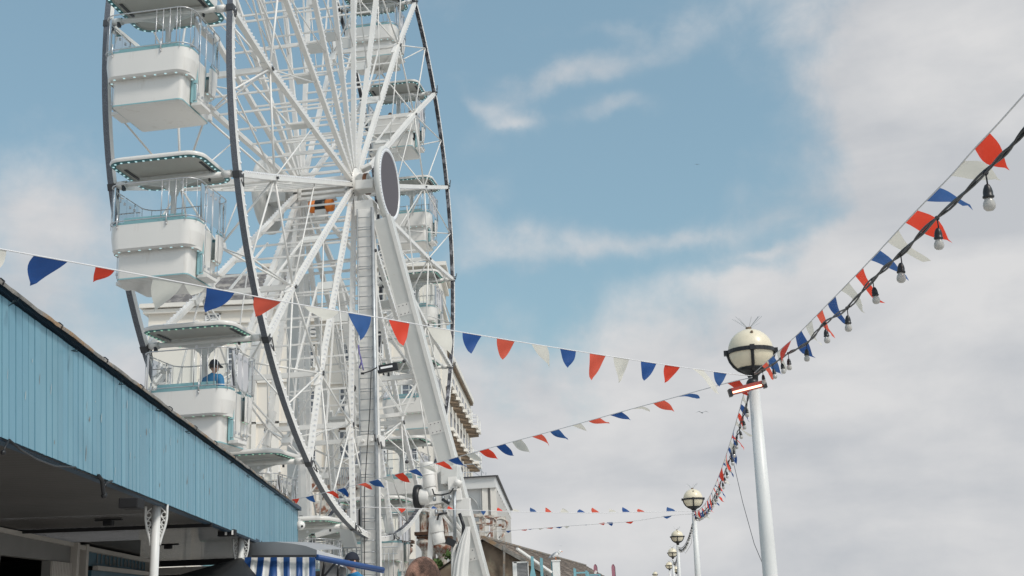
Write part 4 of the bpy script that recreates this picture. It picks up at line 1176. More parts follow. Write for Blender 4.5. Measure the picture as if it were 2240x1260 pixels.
# span lamp 1 -> lamp 2
def headpt(i, dz=-.42): g = at(*tops[i], zs[i]); return g + V((0, 0, dz))
def cat(a, c, sag, n): return [lerp(a, c, i / n) + V((0, 0, -sag * 4 * (i / n) * (1 - i / n))) for i in range(n + 1)]
A = headpt(0) + V((-.05, 0, -.05)); B = headpt(1)
P12 = cat(A, B, .42, 30)
festoon('long festoon string sagging between the nearest and the second lamp post', P12, .007, [P12[i] for i in range(1, 30)], 1.0, 2, 1)
t = thing('bunting_string', 'foreshortened bunting string crowded with flags between first and second lamp posts', 'bunting', group='bunting strings across the pier')
b = MB(); Q = [p + V((-.03, 0, .10)) for p in P12]; b.tube(Q, .006, 5); b.build('tape', ROPE, t)
rs = random.Random(5)
for i in range(42):
    u = (i + .5) / 42; f_ = u * 30; j = int(f_); p = lerp(Q[j], Q[min(j + 1, 30)], f_ - j); d = (Q[min(j + 1, 30)] - Q[j]).normalized()
    w = .12; drop = rs.uniform(.20, .27); sw = rs.uniform(.02, .20) + (.1 if i % 9 == 4 else 0)
    b = MB(); vs, fs = flag_mesh(p - d * w, p + d * w, p + V((-.02 + sw, 0, -drop)), .15 * rs.choice((-1, 1)), .1, rs.uniform(0, 6)); b.add(vs, fs, True)
    b.build('flag', FLM['rwb'[i % 3]], t, fixn=False)
P23 = cat(headpt(1), headpt(2), .35, 26)
festoon('festoon string sagging between the second and third lamp posts', P23, .007, [P23[i] for i in range(1, 26)], 1.1, 1, 1)
P34 = cat(headpt(2), headpt(3), .35, 18)
festoon('tiny far festoon string between the third and fourth lamp posts', P34, .009, [P34[i] for i in range(1, 18)], 1.2, 1, 1)
b = MB(); b.tube([at(1606, 1018, 16), at(1625, 1100, 15), at(1650, 1190, 14.2), at(1677, 1254, 13.45)], .004, 5)
tag(b.build('stay_wire', DGREY), 'thin dark stay wire running down to the nearest lamp post', 'wire')
b = MB(); b.tube([at(1517, 1150, 31.9), at(1512, 1190, 33), at(1500, 1210, 36), at(1490, 1202, 40)], .008, 5)
tag(b.build('loose_wire', ROPE), 'thin pale wire looping from the second lamp post', 'wire')
# heater bar
ht = thing('infrared_heater', 'glowing red infrared heater tube strapped under the nearest globe', 'heater')
A = at(1597, 860, 13.1); B = at(1672, 841, 13.1)
b = MB(); b.tube([lerp(A, B, .08), lerp(A, B, .92)], .011, 10)
b.build('heating_tube', mat('glowing_tube', (1, .6, .4), .4, emit=(1, .55, .36), estr=3.6), ht)
b = MB(); up_ = V((0, 0, 1))
b.beam(A + V((0, .035, .015)), B + V((0, .035, .015)), .06, .075); b.build('reflector', mat('heater_red', (.30, .05, .04), .4), ht)
b = MB(); dd = (B - A).normalized()
for p in (A, B): b.beam(p - dd * .015, p + dd * .02, .075, .085)
b.tube([lerp(A, B, .5) + V((0, .05, .03)), at(1650, 838, 13.35)], .012, 6); b.ball(at(1646, 838, 13.2), .07, 12, (1, 1, .8))
b.build('end_caps', BLACK, ht)

# ------------------------------------------------------------------ hotel
HD = 75.0
hot = thing('seafront_hotel', 'cream rendered seafront hotel with slate roofs and receding balconies behind the wheel', 'building')
def hp(px, py, dz=0): return at(px, py, HD + dz)
def hwall(x0, x1, ytop0, ytop1, dz, name, m=HOTEL, depth=12):
    A = hp(x0, ytop0, dz); B = hp(x1, ytop1, dz); zt = (A.z + B.z) / 2
    b = MB(); b.box(((A.x + B.x) / 2, (A.y + B.y) / 2 + depth / 2, zt / 2), (abs(B.x - A.x), depth, zt))
    b.build(name, m, hot); return A.x, B.x, zt, A.y
wx = []
xa, xb, zt, yy = hwall(326, 640, 676, 664, 0, 'wall')
for h, pr in ((0, .5), (-.35, .3)):
    b = MB(); b.box(((xa + xb) / 2, yy + 6 - pr, zt + .12 + h), (xb - xa + pr * 2, 12, .28)); b.build('cornice', HOTELT, hot)
b = MB(); zb = zt + .26; e = .1
b.add([(xa + e, yy - .2, zb), (xb - e, yy - .2, zb), (xb - e, yy + 12, zb), (xa + e, yy + 12, zb), (xa + 2.2, yy + 3.2, zb + 2.9), (xb - .6, yy + 3.2, zb + 2.9), (xb - .6, yy + 8, zb + 2.9), (xa + 2.2, yy + 8, zb + 2.9)],
      [(0, 1, 5, 4), (1, 2, 6, 5), (2, 3, 7, 6), (3, 0, 4, 7), (4, 5, 6, 7)])
b.build('roof', SLATE, hot)
b = MB(); A = hp(577, 586, 4); B = hp(616, 586, 4); b.box(((A.x + B.x) / 2, A.y + 1, A.z - 1.6), (B.x - A.x, 2, 3.4)); b.box(((A.x + B.x) / 2, A.y + 1, A.z + .15), (B.x - A.x + .3, 2.3, .25)); b.build('chimney', HOTEL, hot)
# middle block (lower)
xa2, xb2, zt2, yy2 = hwall(641, 800, 706, 700, 1.5, 'wall')
b = MB(); b.box(((xa2 + xb2) / 2, yy2 + 5.6, zt2 + .12), (xb2 - xa2, 12, .3)); b.build('cornice', HOTELT, hot)
b = MB(); zb = zt2 + .27
b.add([(xa2, yy2 - .2, zb), (xb2, yy2 - .2, zb), (xb2, yy2 + 6, zb + 1.6), (xa2, yy2 + 6, zb + 1.6)], [(0, 1, 2, 3)]); b.build('roof', SLATE, hot)
# right tower
xa3, xb3, zt3, yy3 = hwall(790, 962, 590, 584, -1.0, 'wall', depth=6)
for h, pr in ((0, .45), (-.5, .25), (-2.6, .2)):
    b = MB(); b.box(((xa3 + xb3) / 2, yy3 + 3 - pr, zt3 + .12 + h), (xb3 - xa3 + pr * 2, 6, .26)); b.build('cornice', HOTELT, hot)
b = MB(); zb = zt3 + .26; b.add([(xa3, yy3, zb), (xb3, yy3, zb), (xb3, yy3 + 6, zb), (xa3, yy3 + 6, zb), ((xa3 + xb3) / 2, yy3 + 3, zb + .6)], [(0, 1, 4), (1, 2, 4), (2, 3, 4), (3, 0, 4)]); b.build('roof', SLATE, hot)
# side wing facing the sea (receding)
W0 = hp(962, 735, 2.0); 
SW = 26.0; sdir = V((.035, 1, 0)).normalized(); snorm = V((1, -.035, 0))
wt = W0.z
def wing(s, o, h): return V((W0.x, W0.y, 0)) + sdir * s + snorm * o + V((0, 0, h))
b = MB(); b.add([wing(0, 0, 0), wing(SW, 0, 0), wing(SW, 0, wt), wing(0, 0, wt), wing(0, -4, 0), wing(SW, -4, 0), wing(SW, -4, wt), wing(0, -4, wt)],
                [(0, 1, 2, 3), (4, 7, 6, 5), (3, 2, 6, 7), (0, 3, 7, 4), (1, 5, 6, 2)])
b.build('wing_wall', HOTEL, hot)
b = MB(); b.beam(wing(-.2, .1, wt - .1), wing(SW, .1, wt - .1), .4, .4); b.build('wing_cornice', HOTELT, hot)
b = MB(); b.beam(wing(-.2, .08, wt - .40), wing(SW, .08, wt - .40), .3, .2); b.build('wing_cornice_soffit', STONE, hot)
for fl_i, hh in enumerate((wt - 3.4, wt - 6.4, wt - 9.4)):
    for k in range(9):
        s = 1.2 + k * 2.75; sp = 1.0 + (.35 if k in (7, 8) else 0)
        b = MB(); b.prism([(-.95, 0), (-.7, .75 * sp), (.7, .75 * sp), (.95, 0)], lambda u, v, t, s=s, hh=hh: wing(s + u, v, hh + t), 0, .22); bal = b.build('balcony', HOTELT, hot)
        b = MB(); b.prism([(-.9, 0), (-.6, .6 * sp), (.6, .6 * sp), (.9, 0)], lambda u, v, t, s=s, hh=hh: wing(s + u * (1 if t > .1 else 1), v, hh - .22 + t), 0, .2); b.build('balcony_soffit', STONE, bal)
        if k > 5:
            b = MB(); 
            b.tube([wing(s - .9, .05, hh + 1.1), wing(s - .65, .72 * sp, hh + 1.1), wing(s + .65, .72 * sp, hh + 1.1), wing(s + .9, .05, hh + 1.1)], .025, 5)
            for q in range(6): b.tube([wing(s - .65 + q * .26, .72 * sp, hh + .2), wing(s - .65 + q * .26, .72 * sp, hh + 1.1)], .015, 4)
            b.build('balcony_rail', WINFR, bal)
        b = MB(); b.beam(wing(s - .55, .02, hh + 1.2), wing(s + .55, .02, hh + 1.2), .04, 1.9, upv=(0, 0, 1)); b.build('side_window', WINGL, bal)
# string courses + pilasters on the front
b = MB()
for (x0, x1, y, dz) in ((327, 640, 712, -.08), (327, 640, 845, -.10), (327, 640, 935, -.10), (642, 800, 842, 1.4), (642, 800, 935, 1.4), (792, 960, 745, -1.1), (792, 960, 870, -1.1), (792, 960, 935, -1.1)):
    A = hp(x0, y, dz); B = hp(x1, y, dz); B.z = A.z; b.beam(A, B, .12, .14)
b.build('string_courses', HOTELT, hot)
b = MB()
for x, w, yt, dz in ((430, .3, 700, 0), (560, .3, 700, 0), (606, .5, 700, 0), (700, .35, 710, 1.5), (716, .15, 710, 1.5), (788, .5, 700, 1.4), (850, .3, 600, -1), (952, .4, 600, -1)):
    A = hp(x, yt, dz - .08); b.box((A.x, A.y, A.z / 2), (w, .16, A.z))
b.build('pilasters', HOTELT, hot)
# windows
def window(px, py, wpx, hpx, dz, blind=False):
    c = hp(px, py, dz); w = wpx * HD / F; h = hpx * HD / F / .98
    b = MB()
    for sx in (-1, 1): b.box((c.x + sx * (w / 2 + .05), c.y - .03, c.z), (.10, .12, h + .2))
    b.box((c.x, c.y - .03, c.z + h / 2 + .05), (w + .2, .12, .10)); b.box((c.x, c.y - .03, c.z - h / 2 - .05), (w + .3, .2, .10)); b.box((c.x, c.y - .05, c.z), (w, .09, .10))
    b.box((c.x, c.y - .02, c.z), (.045, .05, h))
    for q in (-.25, .25): b.box((c.x, c.y - .02, c.z + q * h), (w, .05, .04))
    f = b.build('window', WINFR, hot)
    b = MB(); b.box((c.x, c.y + .01, c.z), (w, .03, h)); b.build('pane', WINGL, f)
    if blind: b = MB(); b.box((c.x, c.y - .008, c.z + h * .10), (w * .96, .02, h * .26)); b.build('blind', CURT, f)
b0 = -.02
for px_, py_, w_, h_, dz, bl_ in (
    (466, 699, 28, 20, 0, 0), (512, 786, 24, 50, 0, 0), (512, 905, 24, 54, 0, 0), (600, 1010, 20, 40, 0, 0),
    (678, 876, 20, 54, 1.45, 0), (681, 985, 18, 58, 1.45, 0), (676, 780, 20, 46, 1.45, 0), (680, 727, 22, 16, 1.45, 0), (753, 712, 14, 16, 1.45, 1), (755, 775, 16, 44, 1.45, 0), (754, 876, 18, 50, 1.45, 0), (753, 973, 18, 56, 1.45, 1),
    (738, 1070, 18, 50, 1.45, 0), (835, 672, 14, 24, -1.05, 0), (828, 775, 16, 44, -1.05, 0), (905, 765, 22, 44, -1.05, 0), (895, 865, 28, 48, -1.05, 0), (905, 640, 16, 28, -1.05, 0), (900, 980, 22, 50, -1.05, 0), (835, 985, 16, 50, -1.05, 0), (930, 700, 14, 30, -1.05, 0)):
    window(px_, py_, w_, h_, dz - .02, bl_)
# grey service duct / rooftop clutter behind bottom
rust0 = thing('derelict_pier_terrace', 'rust streaked terrace wall with broken white railings behind the wheel base', 'terrace')
b = MB(); zq = 52
for (x0, x1, y0, y1) in ((575, 800, 1050, 1066), (690, 800, 1096, 1116)):
    A = at(x0, y0, zq); B = at(x1, y1, zq); b.box(((A.x + B.x) / 2, zq + .6, (A.z + B.z) / 2), (B.x - A.x, 1.2, abs(A.z - B.z)))
for i in range(9): p = at(700 + i * 12, 1075, zq); b.box((p.x, zq + .3, p.z), (.16, .3, .7))
b.build('terrace_slab', RUST, rust0)
b = MB()
A = at(575, 1150, zq + 1.5); B = at(940, 1100, zq + 1.5); b.box(((A.x + B.x) / 2, zq + 3, 1.9), (B.x - A.x, 2, 3.8)); b.build('terrace_wall', HOTELT, rust0)
b = MB()
for i in range(40):
    p = at(700 + i * 4, 1030, zq); b.tube([V((p.x, zq - .1, p.z - .6)), V((p.x, zq - .1, p.z + .1))], .02, 4)
p0 = at(700, 1024, zq); p1 = at(860, 1024, zq); b.tube([p0, p1], .03, 5)
b.build('terrace_railing', GALV, rust0)

# ------------------------------------------------------------------ pavilion (white, right of the leg)
pav = thing('pier_pavilion', 'white flat roofed pier pavilion with arch and slatted sea side', 'building')
PZ = 45.0
FLc = at(905, 1042, PZ + .6); FRc = at(1084, 1042, PZ)
RRc = at(1118, 1118, PZ + 17)
sl = (V((RRc.x, RRc.y, 0)) - V((FRc.x, FRc.y, 0))); L_ = sl.length; sl.normalize()
frn = V((FRc.x - FLc.x, FRc.y - FLc.y, 0)); Lf = frn.length; frn.normalize()
H0 = FRc.z; SB = .42
def pvp(u, s, h): return V((FRc.x, FRc.y, 0)) - frn * u + sl * s + V((0, 0, h))
b = MB()
b.add([pvp(0, 0, H0 - SB), pvp(Lf, 0, H0 - SB), pvp(Lf, 0, H0), pvp(0, 0, H0), pvp(0, L_, H0 - SB), pvp(Lf, L_, H0 - SB), pvp(Lf, L_, H0), pvp(0, L_, H0)],
      [(0, 1, 2, 3), (3, 2, 6, 7), (0, 3, 7, 4), (0, 4, 5, 1), (4, 7, 6, 5), (1, 5, 6, 2)]); b.build('roof_slab', WINFR, pav)
b = MB(); b.beam(pvp(-.04, -.04, H0 + .02), pvp(Lf, -.04, H0 + .02), .12, .04); b.beam(pvp(-.04, -.04, H0 + .02), pvp(-.04, L_, H0 + .02), .12, .04); b.build('roof_edge', DGREY, pav)
# front wall with arch opening
b = MB(); HW_ = H0 - SB
n = 16; Rr = .74; cxu = 1.43; hz_ = HW_ - .90
arch = [(cxu + Rr * math.cos(PI * i / n), hz_ + Rr * math.sin(PI * i / n)) for i in range(n + 1)]
pvw = lambda u, h, o: pvp(u, .25 + o, h)
# wall right of arch, left of arch and above
b.add([pvw(.35, 0, 0), pvw(cxu - Rr, 0, 0), pvw(cxu - Rr, HW_, 0), pvw(.35, HW_, 0)], [(0, 1, 2, 3)])
b.add([pvw(cxu + Rr, 0, 0), pvw(Lf, 0, 0), pvw(Lf, HW_, 0), pvw(cxu + Rr, HW_, 0)], [(0, 1, 2, 3)])
for i in range(n):
    a_, c_ = arch[i], arch[i + 1]; b.add([pvw(a_[0], a_[1], 0), pvw(c_[0], c_[1], 0), pvw(c_[0], HW_, 0), pvw(a_[0], HW_, 0)], [(0, 1, 2, 3)])
b.add([pvw(cxu - Rr - .1, 0, .22), pvw(cxu + Rr + .1, 0, .22), pvw(cxu + Rr + .1, HW_, .22), pvw(cxu - Rr - .1, HW_, .22)], [(0, 1, 2, 3)])
for i in range(n):
    a_, c_ = arch[i], arch[i + 1]; b.add([pvw(a_[0], a_[1], 0), pvw(c_[0], c_[1], 0), pvw(c_[0], c_[1], .22), pvw(a_[0], a_[1], .22)], [(0, 1, 2, 3)])
b.build('front_wall', WINFR, pav, fixn=False)
b = MB(); P = [pvw(u, h, -.03) for u, h in arch]; b.tube(P, .02, 6); b.beam(pvw(.62, 1.9, -.05), pvw(.62, HW_, -.05), .05, .05); b.build('arch_trim', WINFR, pav)
b = MB()
for u in (.12, .45): b.beam(pvp(u, .16, 0), pvp(u, .16, HW_), .22, .2, upv=(0, 1, 0))
b.build('pilaster', HOTELT, pav)
# sea-side slats
b = MB(); b.add([pvp(.25, .2, 0), pvp(.25, L_, 0), pvp(.25, L_, HW_), pvp(.25, .2, HW_)], [(0, 1, 2, 3)]); b.build('recess', INTER, pav, fixn=False)
b = MB()
for i in range(11):
    s = .5 + i * (L_ - .8) / 11; b.beam(pvp(.05, s, 1.2), pvp(.05, s, HW_), .14, .09, upv=(0, 1, 0))
b.beam(pvp(.03, .2, HW_ - 1.9), pvp(.03, L_, HW_ - 2.2), .08, .08)
b.build('slats', WINFR, pav)
b = MB()
for u, s in ((.6, 0), (2.2, 0), (.6, 3.5), (3.6, 0)): b.tube([pvp(u, s + .8, H0), pvp(u, s + .8, H0 + .65)], .02, 5)
for h in (.3, .62): b.tube([pvp(3.8, .8, H0 + h), pvp(.9, .8, H0 + h), pvp(.6, 2.6, H0 + h * .7)], .015, 5)
b.build('roof_rail', GALV, pav)

# ------------------------------------------------------------------ rusty cast iron frame
iro = thing('rusty_iron_arcade', 'derelict cast iron columns and scroll brackets, white paint streaked with rust', 'iron frame')
def iron_col(px, ytop, z, w=.30):
    p = at(px, ytop, z); b = MB(); zt_ = p.z
    prof = [(w * .5, 0), (w * .5, zt_ - 1.9), (w * .62, zt_ - 1.85), (w * .55, zt_ - 1.78), (w * .5, zt_ - .5), (w * .6, zt_ - .42), (w * .8, zt_ - .34), (w * 1.05, zt_ - .26), (w * 1.05, zt_ - .18), (w * .8, zt_ - .1), (w * .75, zt_)]
    b.lathe(prof, (p.x, p.y, 0), 12); c_ = b.build('column', RUST, iro)
    b = MB(); b.box((p.x, p.y, zt_ + .06), (w * 2.3, w * 2.3, .10)); b.box((p.x, p.y, zt_ - .06), (w * 1.9, w * 1.9, .06)); b.build('capital', mat('rust_dark', (.10, .05, .03), .9, var=.4, vscale=5) if 'rust_dark' not in MATS else MATS['rust_dark'], c_)
    return p
for px_, yt, z in ((932, 1172, 38), (967, 1182, 38), (884, 1190, 42)): 
    p = iron_col(px_, yt, z)
    b = MB(); b.box((p.x, p.y + .1, p.z + .62), (.40, .3, 1.0)); b.box((p.x - .12, p.y - .08, p.z + .6), (.06, .1, .95)); b.box((p.x + .14, p.y - .08, p.z + .6), (.07, .1, .95)); b.build('upright', RUST, iro)
def scroll(px, py, z, s, flip=1):
    b = MB(); c = at(px, py, z)
    P = []
    for i in range(20):
        a = i / 19 * 4.2; r = s * (1 - .17 * a * .9); P.append(c + V((flip * r * math.cos(a + .6), 0, r * math.sin(a + .6))))
    b.tube(P, s * .15, 6); P2 = [c + V((-flip * s * .3, 0, -s * .9)), c + V((flip * s * .2, 0, -s * 1.6)), c + V((flip * s * 1.1, 0, -s * 2.4)), c + V((flip * s * 1.7, 0, -s * 3.2))]
    b.tube(P2, s * .15, 6); b.build('scroll_bracket', RUST, iro)
for i, px_ in enumerate((1042, 1066, 1092)):
    z = 40 + i * 2
    p = at(px_, 1128 + i * 3, z)
    b = MB()
    for dx in (-.16, .14): b.box((p.x + dx, p.y, p.z - .55), (.10, .25, 1.15))
    b.box((p.x, p.y, p.z), (.5, .35, .10)); b.box((p.x, p.y, p.z - .25), (.34, .3, .08)); b.build('upright', RUST, iro)
    scroll(px_ + 14, 1140 + i * 3, z - .1, .16, -1)
scroll(1098, 1150, 43.5, .30, -1)
for i in range(10):
    random.seed(i); b = MB(); p = at(925 + i * 12, 1196 + (i % 3) * 8, 39); b.box(p, (.12 + .1 * (i % 2), .2, .5 + .2 * (i % 3)), Matrix.Rotation((i % 5 - 2) * .2, 3, 'Y')); b.build('broken_plate', RUST, iro)
b = MB(); A = at(915, 1186, 38.6); B = at(1030, 1178, 38.6); b.beam(A, B, .14, .14); A = at(950, 1150, 39); B = at(1040, 1160, 39); b.beam(A, B, .12, .12); b.build('tie_beam', RUST, iro)
# ivy clump
b = MB(); rs = random.Random(9)
for (cx_, cy_, n_) in ((982, 1214, 60), (957, 1232, 90)):
    for i in range(n_):
        p = at(cx_ + rs.gauss(0, 5), cy_ + rs.gauss(0, 5), 37.2 + rs.uniform(-.2, .2)); q = V((rs.uniform(-1, 1), rs.uniform(-1, 1), rs.uniform(-1, 1))).normalized() * .06; r_ = q.orthogonal() * .8
        b.add([p - q, p + r_, p + q, p - r_], [(0, 1, 2, 3)])
tag(b.build('ivy', PLANT, fixn=False), 'small green ivy clump growing on the rusty columns', 'plant')

# ------------------------------------------------------------------ shed roof, posts
shd = thing('shingled_shed', 'low shed with worn brown shingle roof and stained gable right of the leg', 'shed')
z0, z1 = 33.0, 52.0
rA = at(1056, 1178, z0); rB = at(1282, 1262, 62.0)           # ridge near -> far
eA = V((rA.x - .9, rA.y - .1, 0)); 
e_l = at(1018, 1262, z0); e_r = at(1175, 1300, z0 - .6)
ridge0, ridge1 = rA, V((rB.x, rB.y, rA.z))
b = MB()
rl = ridge1 - ridge0; sdv = V((rl.y, -rl.x, 0)).normalized()
hr_ = rA.z; ev = 1.55
nc = 16
for j in range(nc):
    a0 = j / nc; a1 = (j + 1) / nc
    o0 = sdv * (a0 * 2.6) + V((0, 0, -a0 * ev + .02)); o1 = sdv * (a1 * 2.6) + V((0, 0, -a1 * ev + .045))
    b.add([ridge0 + o0, ridge1 + o0, ridge1 + o1, ridge0 + o1], [(0, 1, 2, 3)])
    b.add([ridge0 + o1, ridge1 + o1, ridge1 + o1 + V((0, 0, -.03)), ridge0 + o1 + V((0, 0, -.03))], [(0, 1, 2, 3)])
b.add([ridge0, ridge1, ridge1 - sdv * 2.6 + V((0, 0, -ev)), ridge0 - sdv * 2.6 + V((0, 0, -ev))], [(0, 1, 2, 3)])
b.build('roof', SHING, shd, fixn=False)
b = MB(); b.add([ridge0 + rl.normalized() * .15 + V((0, 0, -.05)), ridge0 + sdv * 2.5 + V((0, 0, -ev)), V((ridge0.x, ridge0.y, 0)) + sdv * 2.5, V((ridge0.x, ridge0.y, 0)) - sdv * 2.5, ridge0 - sdv * 2.5 + V((0, 0, -ev))], [(0, 1, 2, 3, 4)])
A = ridge0 + sdv * 2.45 + V((0, 0, -ev)); B = ridge1 + sdv * 2.45 + V((0, 0, -ev)); b.add([A, B, V((B.x, B.y, 0)), V((A.x, A.y, 0))], [(0, 1, 2, 3)])
b.build('gable_wall', SHINGW, shd, fixn=False)
b = MB(); b.beam(ridge0 + V((0, -.05, .03)), ridge0 + sdv * 2.6 + V((0, -.05, -ev + .03)), .08, .10); b.beam(ridge0 + V((0, 0, .04)), ridge1 + V((0, 0, .04)), .12, .06); 
b.beam(ridge0 + V((0, -.08, -.2)) + sdv * .6, V((ridge0.x, ridge0.y - .08, 0)) + sdv * .45, .06, .06); b.beam(ridge0 + V((0, -.08, -1)) + sdv * 1.7, V((ridge0.x, ridge0.y - .08, 0)) + sdv * 1.55, .06, .06)
b.build('barge_board', LICHEN, shd)
b = MB(); b.beam(at(1131, 1200, 29.6), at(1206, 1252, 30.4), .07, .05); b.build('white_rail', WINFR, shd)
lou = thing('louvred_vent_box', 'white box with slatted louvre front below the shingle roof', 'vent box', at(1139, 1250, 30))
b = MB(); b.box((0, .15, 0), (.40, .3, .48)); b.box((-.14, -.02, 0), (.10, .05, .48)); b.box((.19, -.02, 0), (.02, .05, .48)); b.box((0.02, -.02, .22), (.38, .05, .03)); b.build('box', WINFR, lou)
b = MB()
for i in range(13): b.box((.04, -.015, .19 - i * .034), (.27, .04, .012), Matrix.Rotation(.5, 3, 'X'))
b.build('slats', KIOSK, lou)
for i, (px_, py_, lab) in enumerate(((1164, 1217, 'pale blue post with flared foot nearest the louvred box'), (1184, 1220, 'slim pale blue post between the louvred box and gull post'), (1208, 1225, 'pale blue post touching the left of the white gull post'), (1257, 1243, 'pale blue post on the right end of the shingle roof'), (1283, 1248, 'small pale blue post right of the shingle roof end'))):
    p = at(px_, py_, 29.5 + i * .6); b = MB(); w = .07
    b.prism([(-w / 2, 0), (w / 2, 0), (w / 2, p.z - .02), (0, p.z), (-w / 2, p.z)], lambda u, v, t, p=p: V((p.x + u, p.y + t, v)), -.04, .04)
    if i == 0: b.prism([(-.13, p.z - .75), (.13, p.z - .75), (.04, p.z - .3), (-.04, p.z - .3)], lambda u, v, t, p=p: V((p.x + u, p.y + t, v)), -.05, .05)
    if i > 2: b.box((p.x + .18, p.y, p.z - .12), (.3, .04, .04)); b.box((p.x + .34, p.y, p.z / 2 - .06), (.05, .05, p.z - .1))
    tag(b.build('railing_post', POSTBL), lab, 'post', 'pale blue posts by the shed')
p = at(1216, 1228, 30.6); b = MB(); b.box((p.x, p.y, p.z / 2), (.19, .2, p.z)); b.box((p.x, p.y, p.z + .015), (.24, .24, .03)); tag(b.build('square_post', WINFR, bevel=.005), 'square white post with a gull standing on top', 'post')
gull = thing('seagull', 'grey and white gull standing on the square white post', 'bird', p + V((0, 0, .03))); gull.scale = (.85,) * 3
b = MB(); b.ball((0.0, 0, .16), .11, 14, (1.15, .6, .62), Matrix.Rotation(R(-25), 3, 'Y')); b.ball((.13, 0, .25), .05, 12); b.tube([(.08, 0, .2), (.12, 0, .24)], [.055, .042], 10)
b.build('body', GULLW, gull)
b = MB(); b.ball((-.05, 0, .17), .10, 12, (1.35, .66, .42), Matrix.Rotation(R(-30), 3, 'Y')); b.tube([(-.14, 0, .12), (-.24, 0, .06)], [.04, .008], 8); b.build('wings', GULLG, gull)
b = MB(); b.tube([(.17, 0, .25), (.225, 0, .235)], [.014, .003], 6)
for s in (-1, 1): b.tube([(0, s * .03, .1), (.0, s * .03, 0.0)], .006, 5); b.box((.02, s * .03, .005), (.05, .025, .006))
b.build('beak_and_legs', ORANGE, gull)
def flyer(px, py, z, span, label):
    c = at(px, py, z); b = MB(); s = span / 2
    b.ball(c, span * .07, 8, (.8, 1.6, .7))
    for sg in (-1, 1):
        P = [c, c + V((sg * s * .45, 0, s * .22)), c + V((sg * s, 0, s * .02))]
        for i in range(2):
            a_, d_ = P[i], P[i + 1]; wa, wb = (.11, .09) if i == 0 else (.09, .01)
            k = span; b.add([a_ + V((0, wa * k, 0)), d_ + V((0, wb * k, 0)), d_ - V((0, wb * k, 0)), a_ - V((0, wa * k, 0)), a_ + V((0, 0, .02 * k))], [(0, 1, 2, 3), (0, 4, 1), (3, 2, 4)])
    tag(b.build('flying_gull', GULLG, fixn=False), label, 'bird', 'gulls in flight')
flyer(1536, 903, 70, .85, 'gull in flight with arched wings left of the nearest lamp post')
flyer(1525, 360, 120, .5, 'tiny distant bird high in the blue sky')
flyer(1227, 1194, 150, .45, 'faint distant bird low over the shed roof')
for px_, lab in ((1302, 'left pink feather flag with a white patch'), (1341, 'right plain pink feather flag')):
    p = at(px_, 1234, 48); t = thing('feather_flag', lab, 'flag', V((p.x, p.y, 0)), group='feather flags')
    b = MB(); h = p.z
    out = []
    for i in range(11):
        a = PI * i / 10; out.append((.075 * math.cos(a) * 1.0, h - .16 + .16 * math.sin(a)))
    out += [(-.06, h - .8), (.03, h - 1.6), (.05, h - .8)]
    b.prism(out, lambda u, v, t_: V((u, t_, v)), -.006, .006); b.build('sail', PINKFL, t)
    b = MB(); b.tube([(.0, 0, 0), (.02, 0, h - 1.6), (.075, 0, h - .7), (.07, 0, h - .12), (0, 0, h)], .012, 5); b.box((0, 0, .04), (.4, .4, .06)); b.build('pole', DGREY, t)
    if px_ == 1302:
        b = MB(); b.box((.0, -.012, h - .32), (.09, .008, .14), Matrix.Rotation(.5, 3, 'Y')); b.build('patch', WINFR, t)

# ------------------------------------------------------------------ people
def head_mesh(sc=1.0, n=24):
    b = MB(); vs = []; m = 18
    for i in range(m + 1):
        th = PI * i / m
        for k in range(n):
            a = 2 * PI * k / n   # face toward -y
            x = math.sin(th) * math.cos(a); y = math.sin(th) * math.sin(a); z = math.cos(th)
            X, Y, Z = x * .077, y * .097, z * .118
            if z < -.1:
                f = 1 - .30 * min(1, (-z - .1) / .9); X *= f
                if y > 0: Y *= 1 - .45 * min(1, (-z - .1) / .7)
                else: Y *= 1 - .10 * (-z - .1)
            if y < -.75 and abs(x) < .25:
                w = (1 - abs(x) / .25)
                if -.42 < z < .08: Y -= .020 * w * (1 - abs((z + .22) / .25)) if abs((z + .22) / .25) < 1 else 0
                if -.80 < z < -.5: Y -= .006 * w
            if y < -.6 and .08 < z < .22: Y -= .004
            if y < -.6 and -.05 < z < .08 and .2 < abs(x) < .6: Y += .008
            vs.append(V((X, Y, Z)) * sc)
    fs = []
    for i in range(m):
        for k in range(n):
            k2 = (k + 1) % n; fs.append((i * n + k, (i + 1) * n + k, (i + 1) * n + k2, i * n + k2))
    b.add(vs, fs, True)
    for s in (-1, 1):
        b.ball(V((s * .080, .008, -.01)) * sc, .030 * sc, 10, (.35, .62, 1), Matrix.Rotation(s * .3, 3, 'Z'))
    return b
def skinned(name, verts, edges, rads, m, parent, lvl=1):
    me = bpy.data.meshes.new(name); me.from_pydata([tuple(v) for v in verts], edges, []); me.materials.append(m)
    o = bpy.data.objects.new(name, me); COL.objects.link(o); o.parent = parent
    bm = bmesh.new(); bm.from_mesh(me); ly = bm.verts.layers.skin.verify(); bm.verts.ensure_lookup_table()
    for i, r in enumerate(rads):
        sv = bm.verts[i][ly]; sv.radius = r if hasattr(r, '__len__') else (r, r); sv.use_root = (i == 0)
    bm.to_mesh(me); bm.free()
    md = o.modifiers.new('skin', 'SKIN'); md.use_smooth_shade = True; md.branch_smoothing = .4
    if lvl: s = o.modifiers.new('sub', 'SUBSURF'); s.levels = lvl; s.render_levels = lvl
    return o
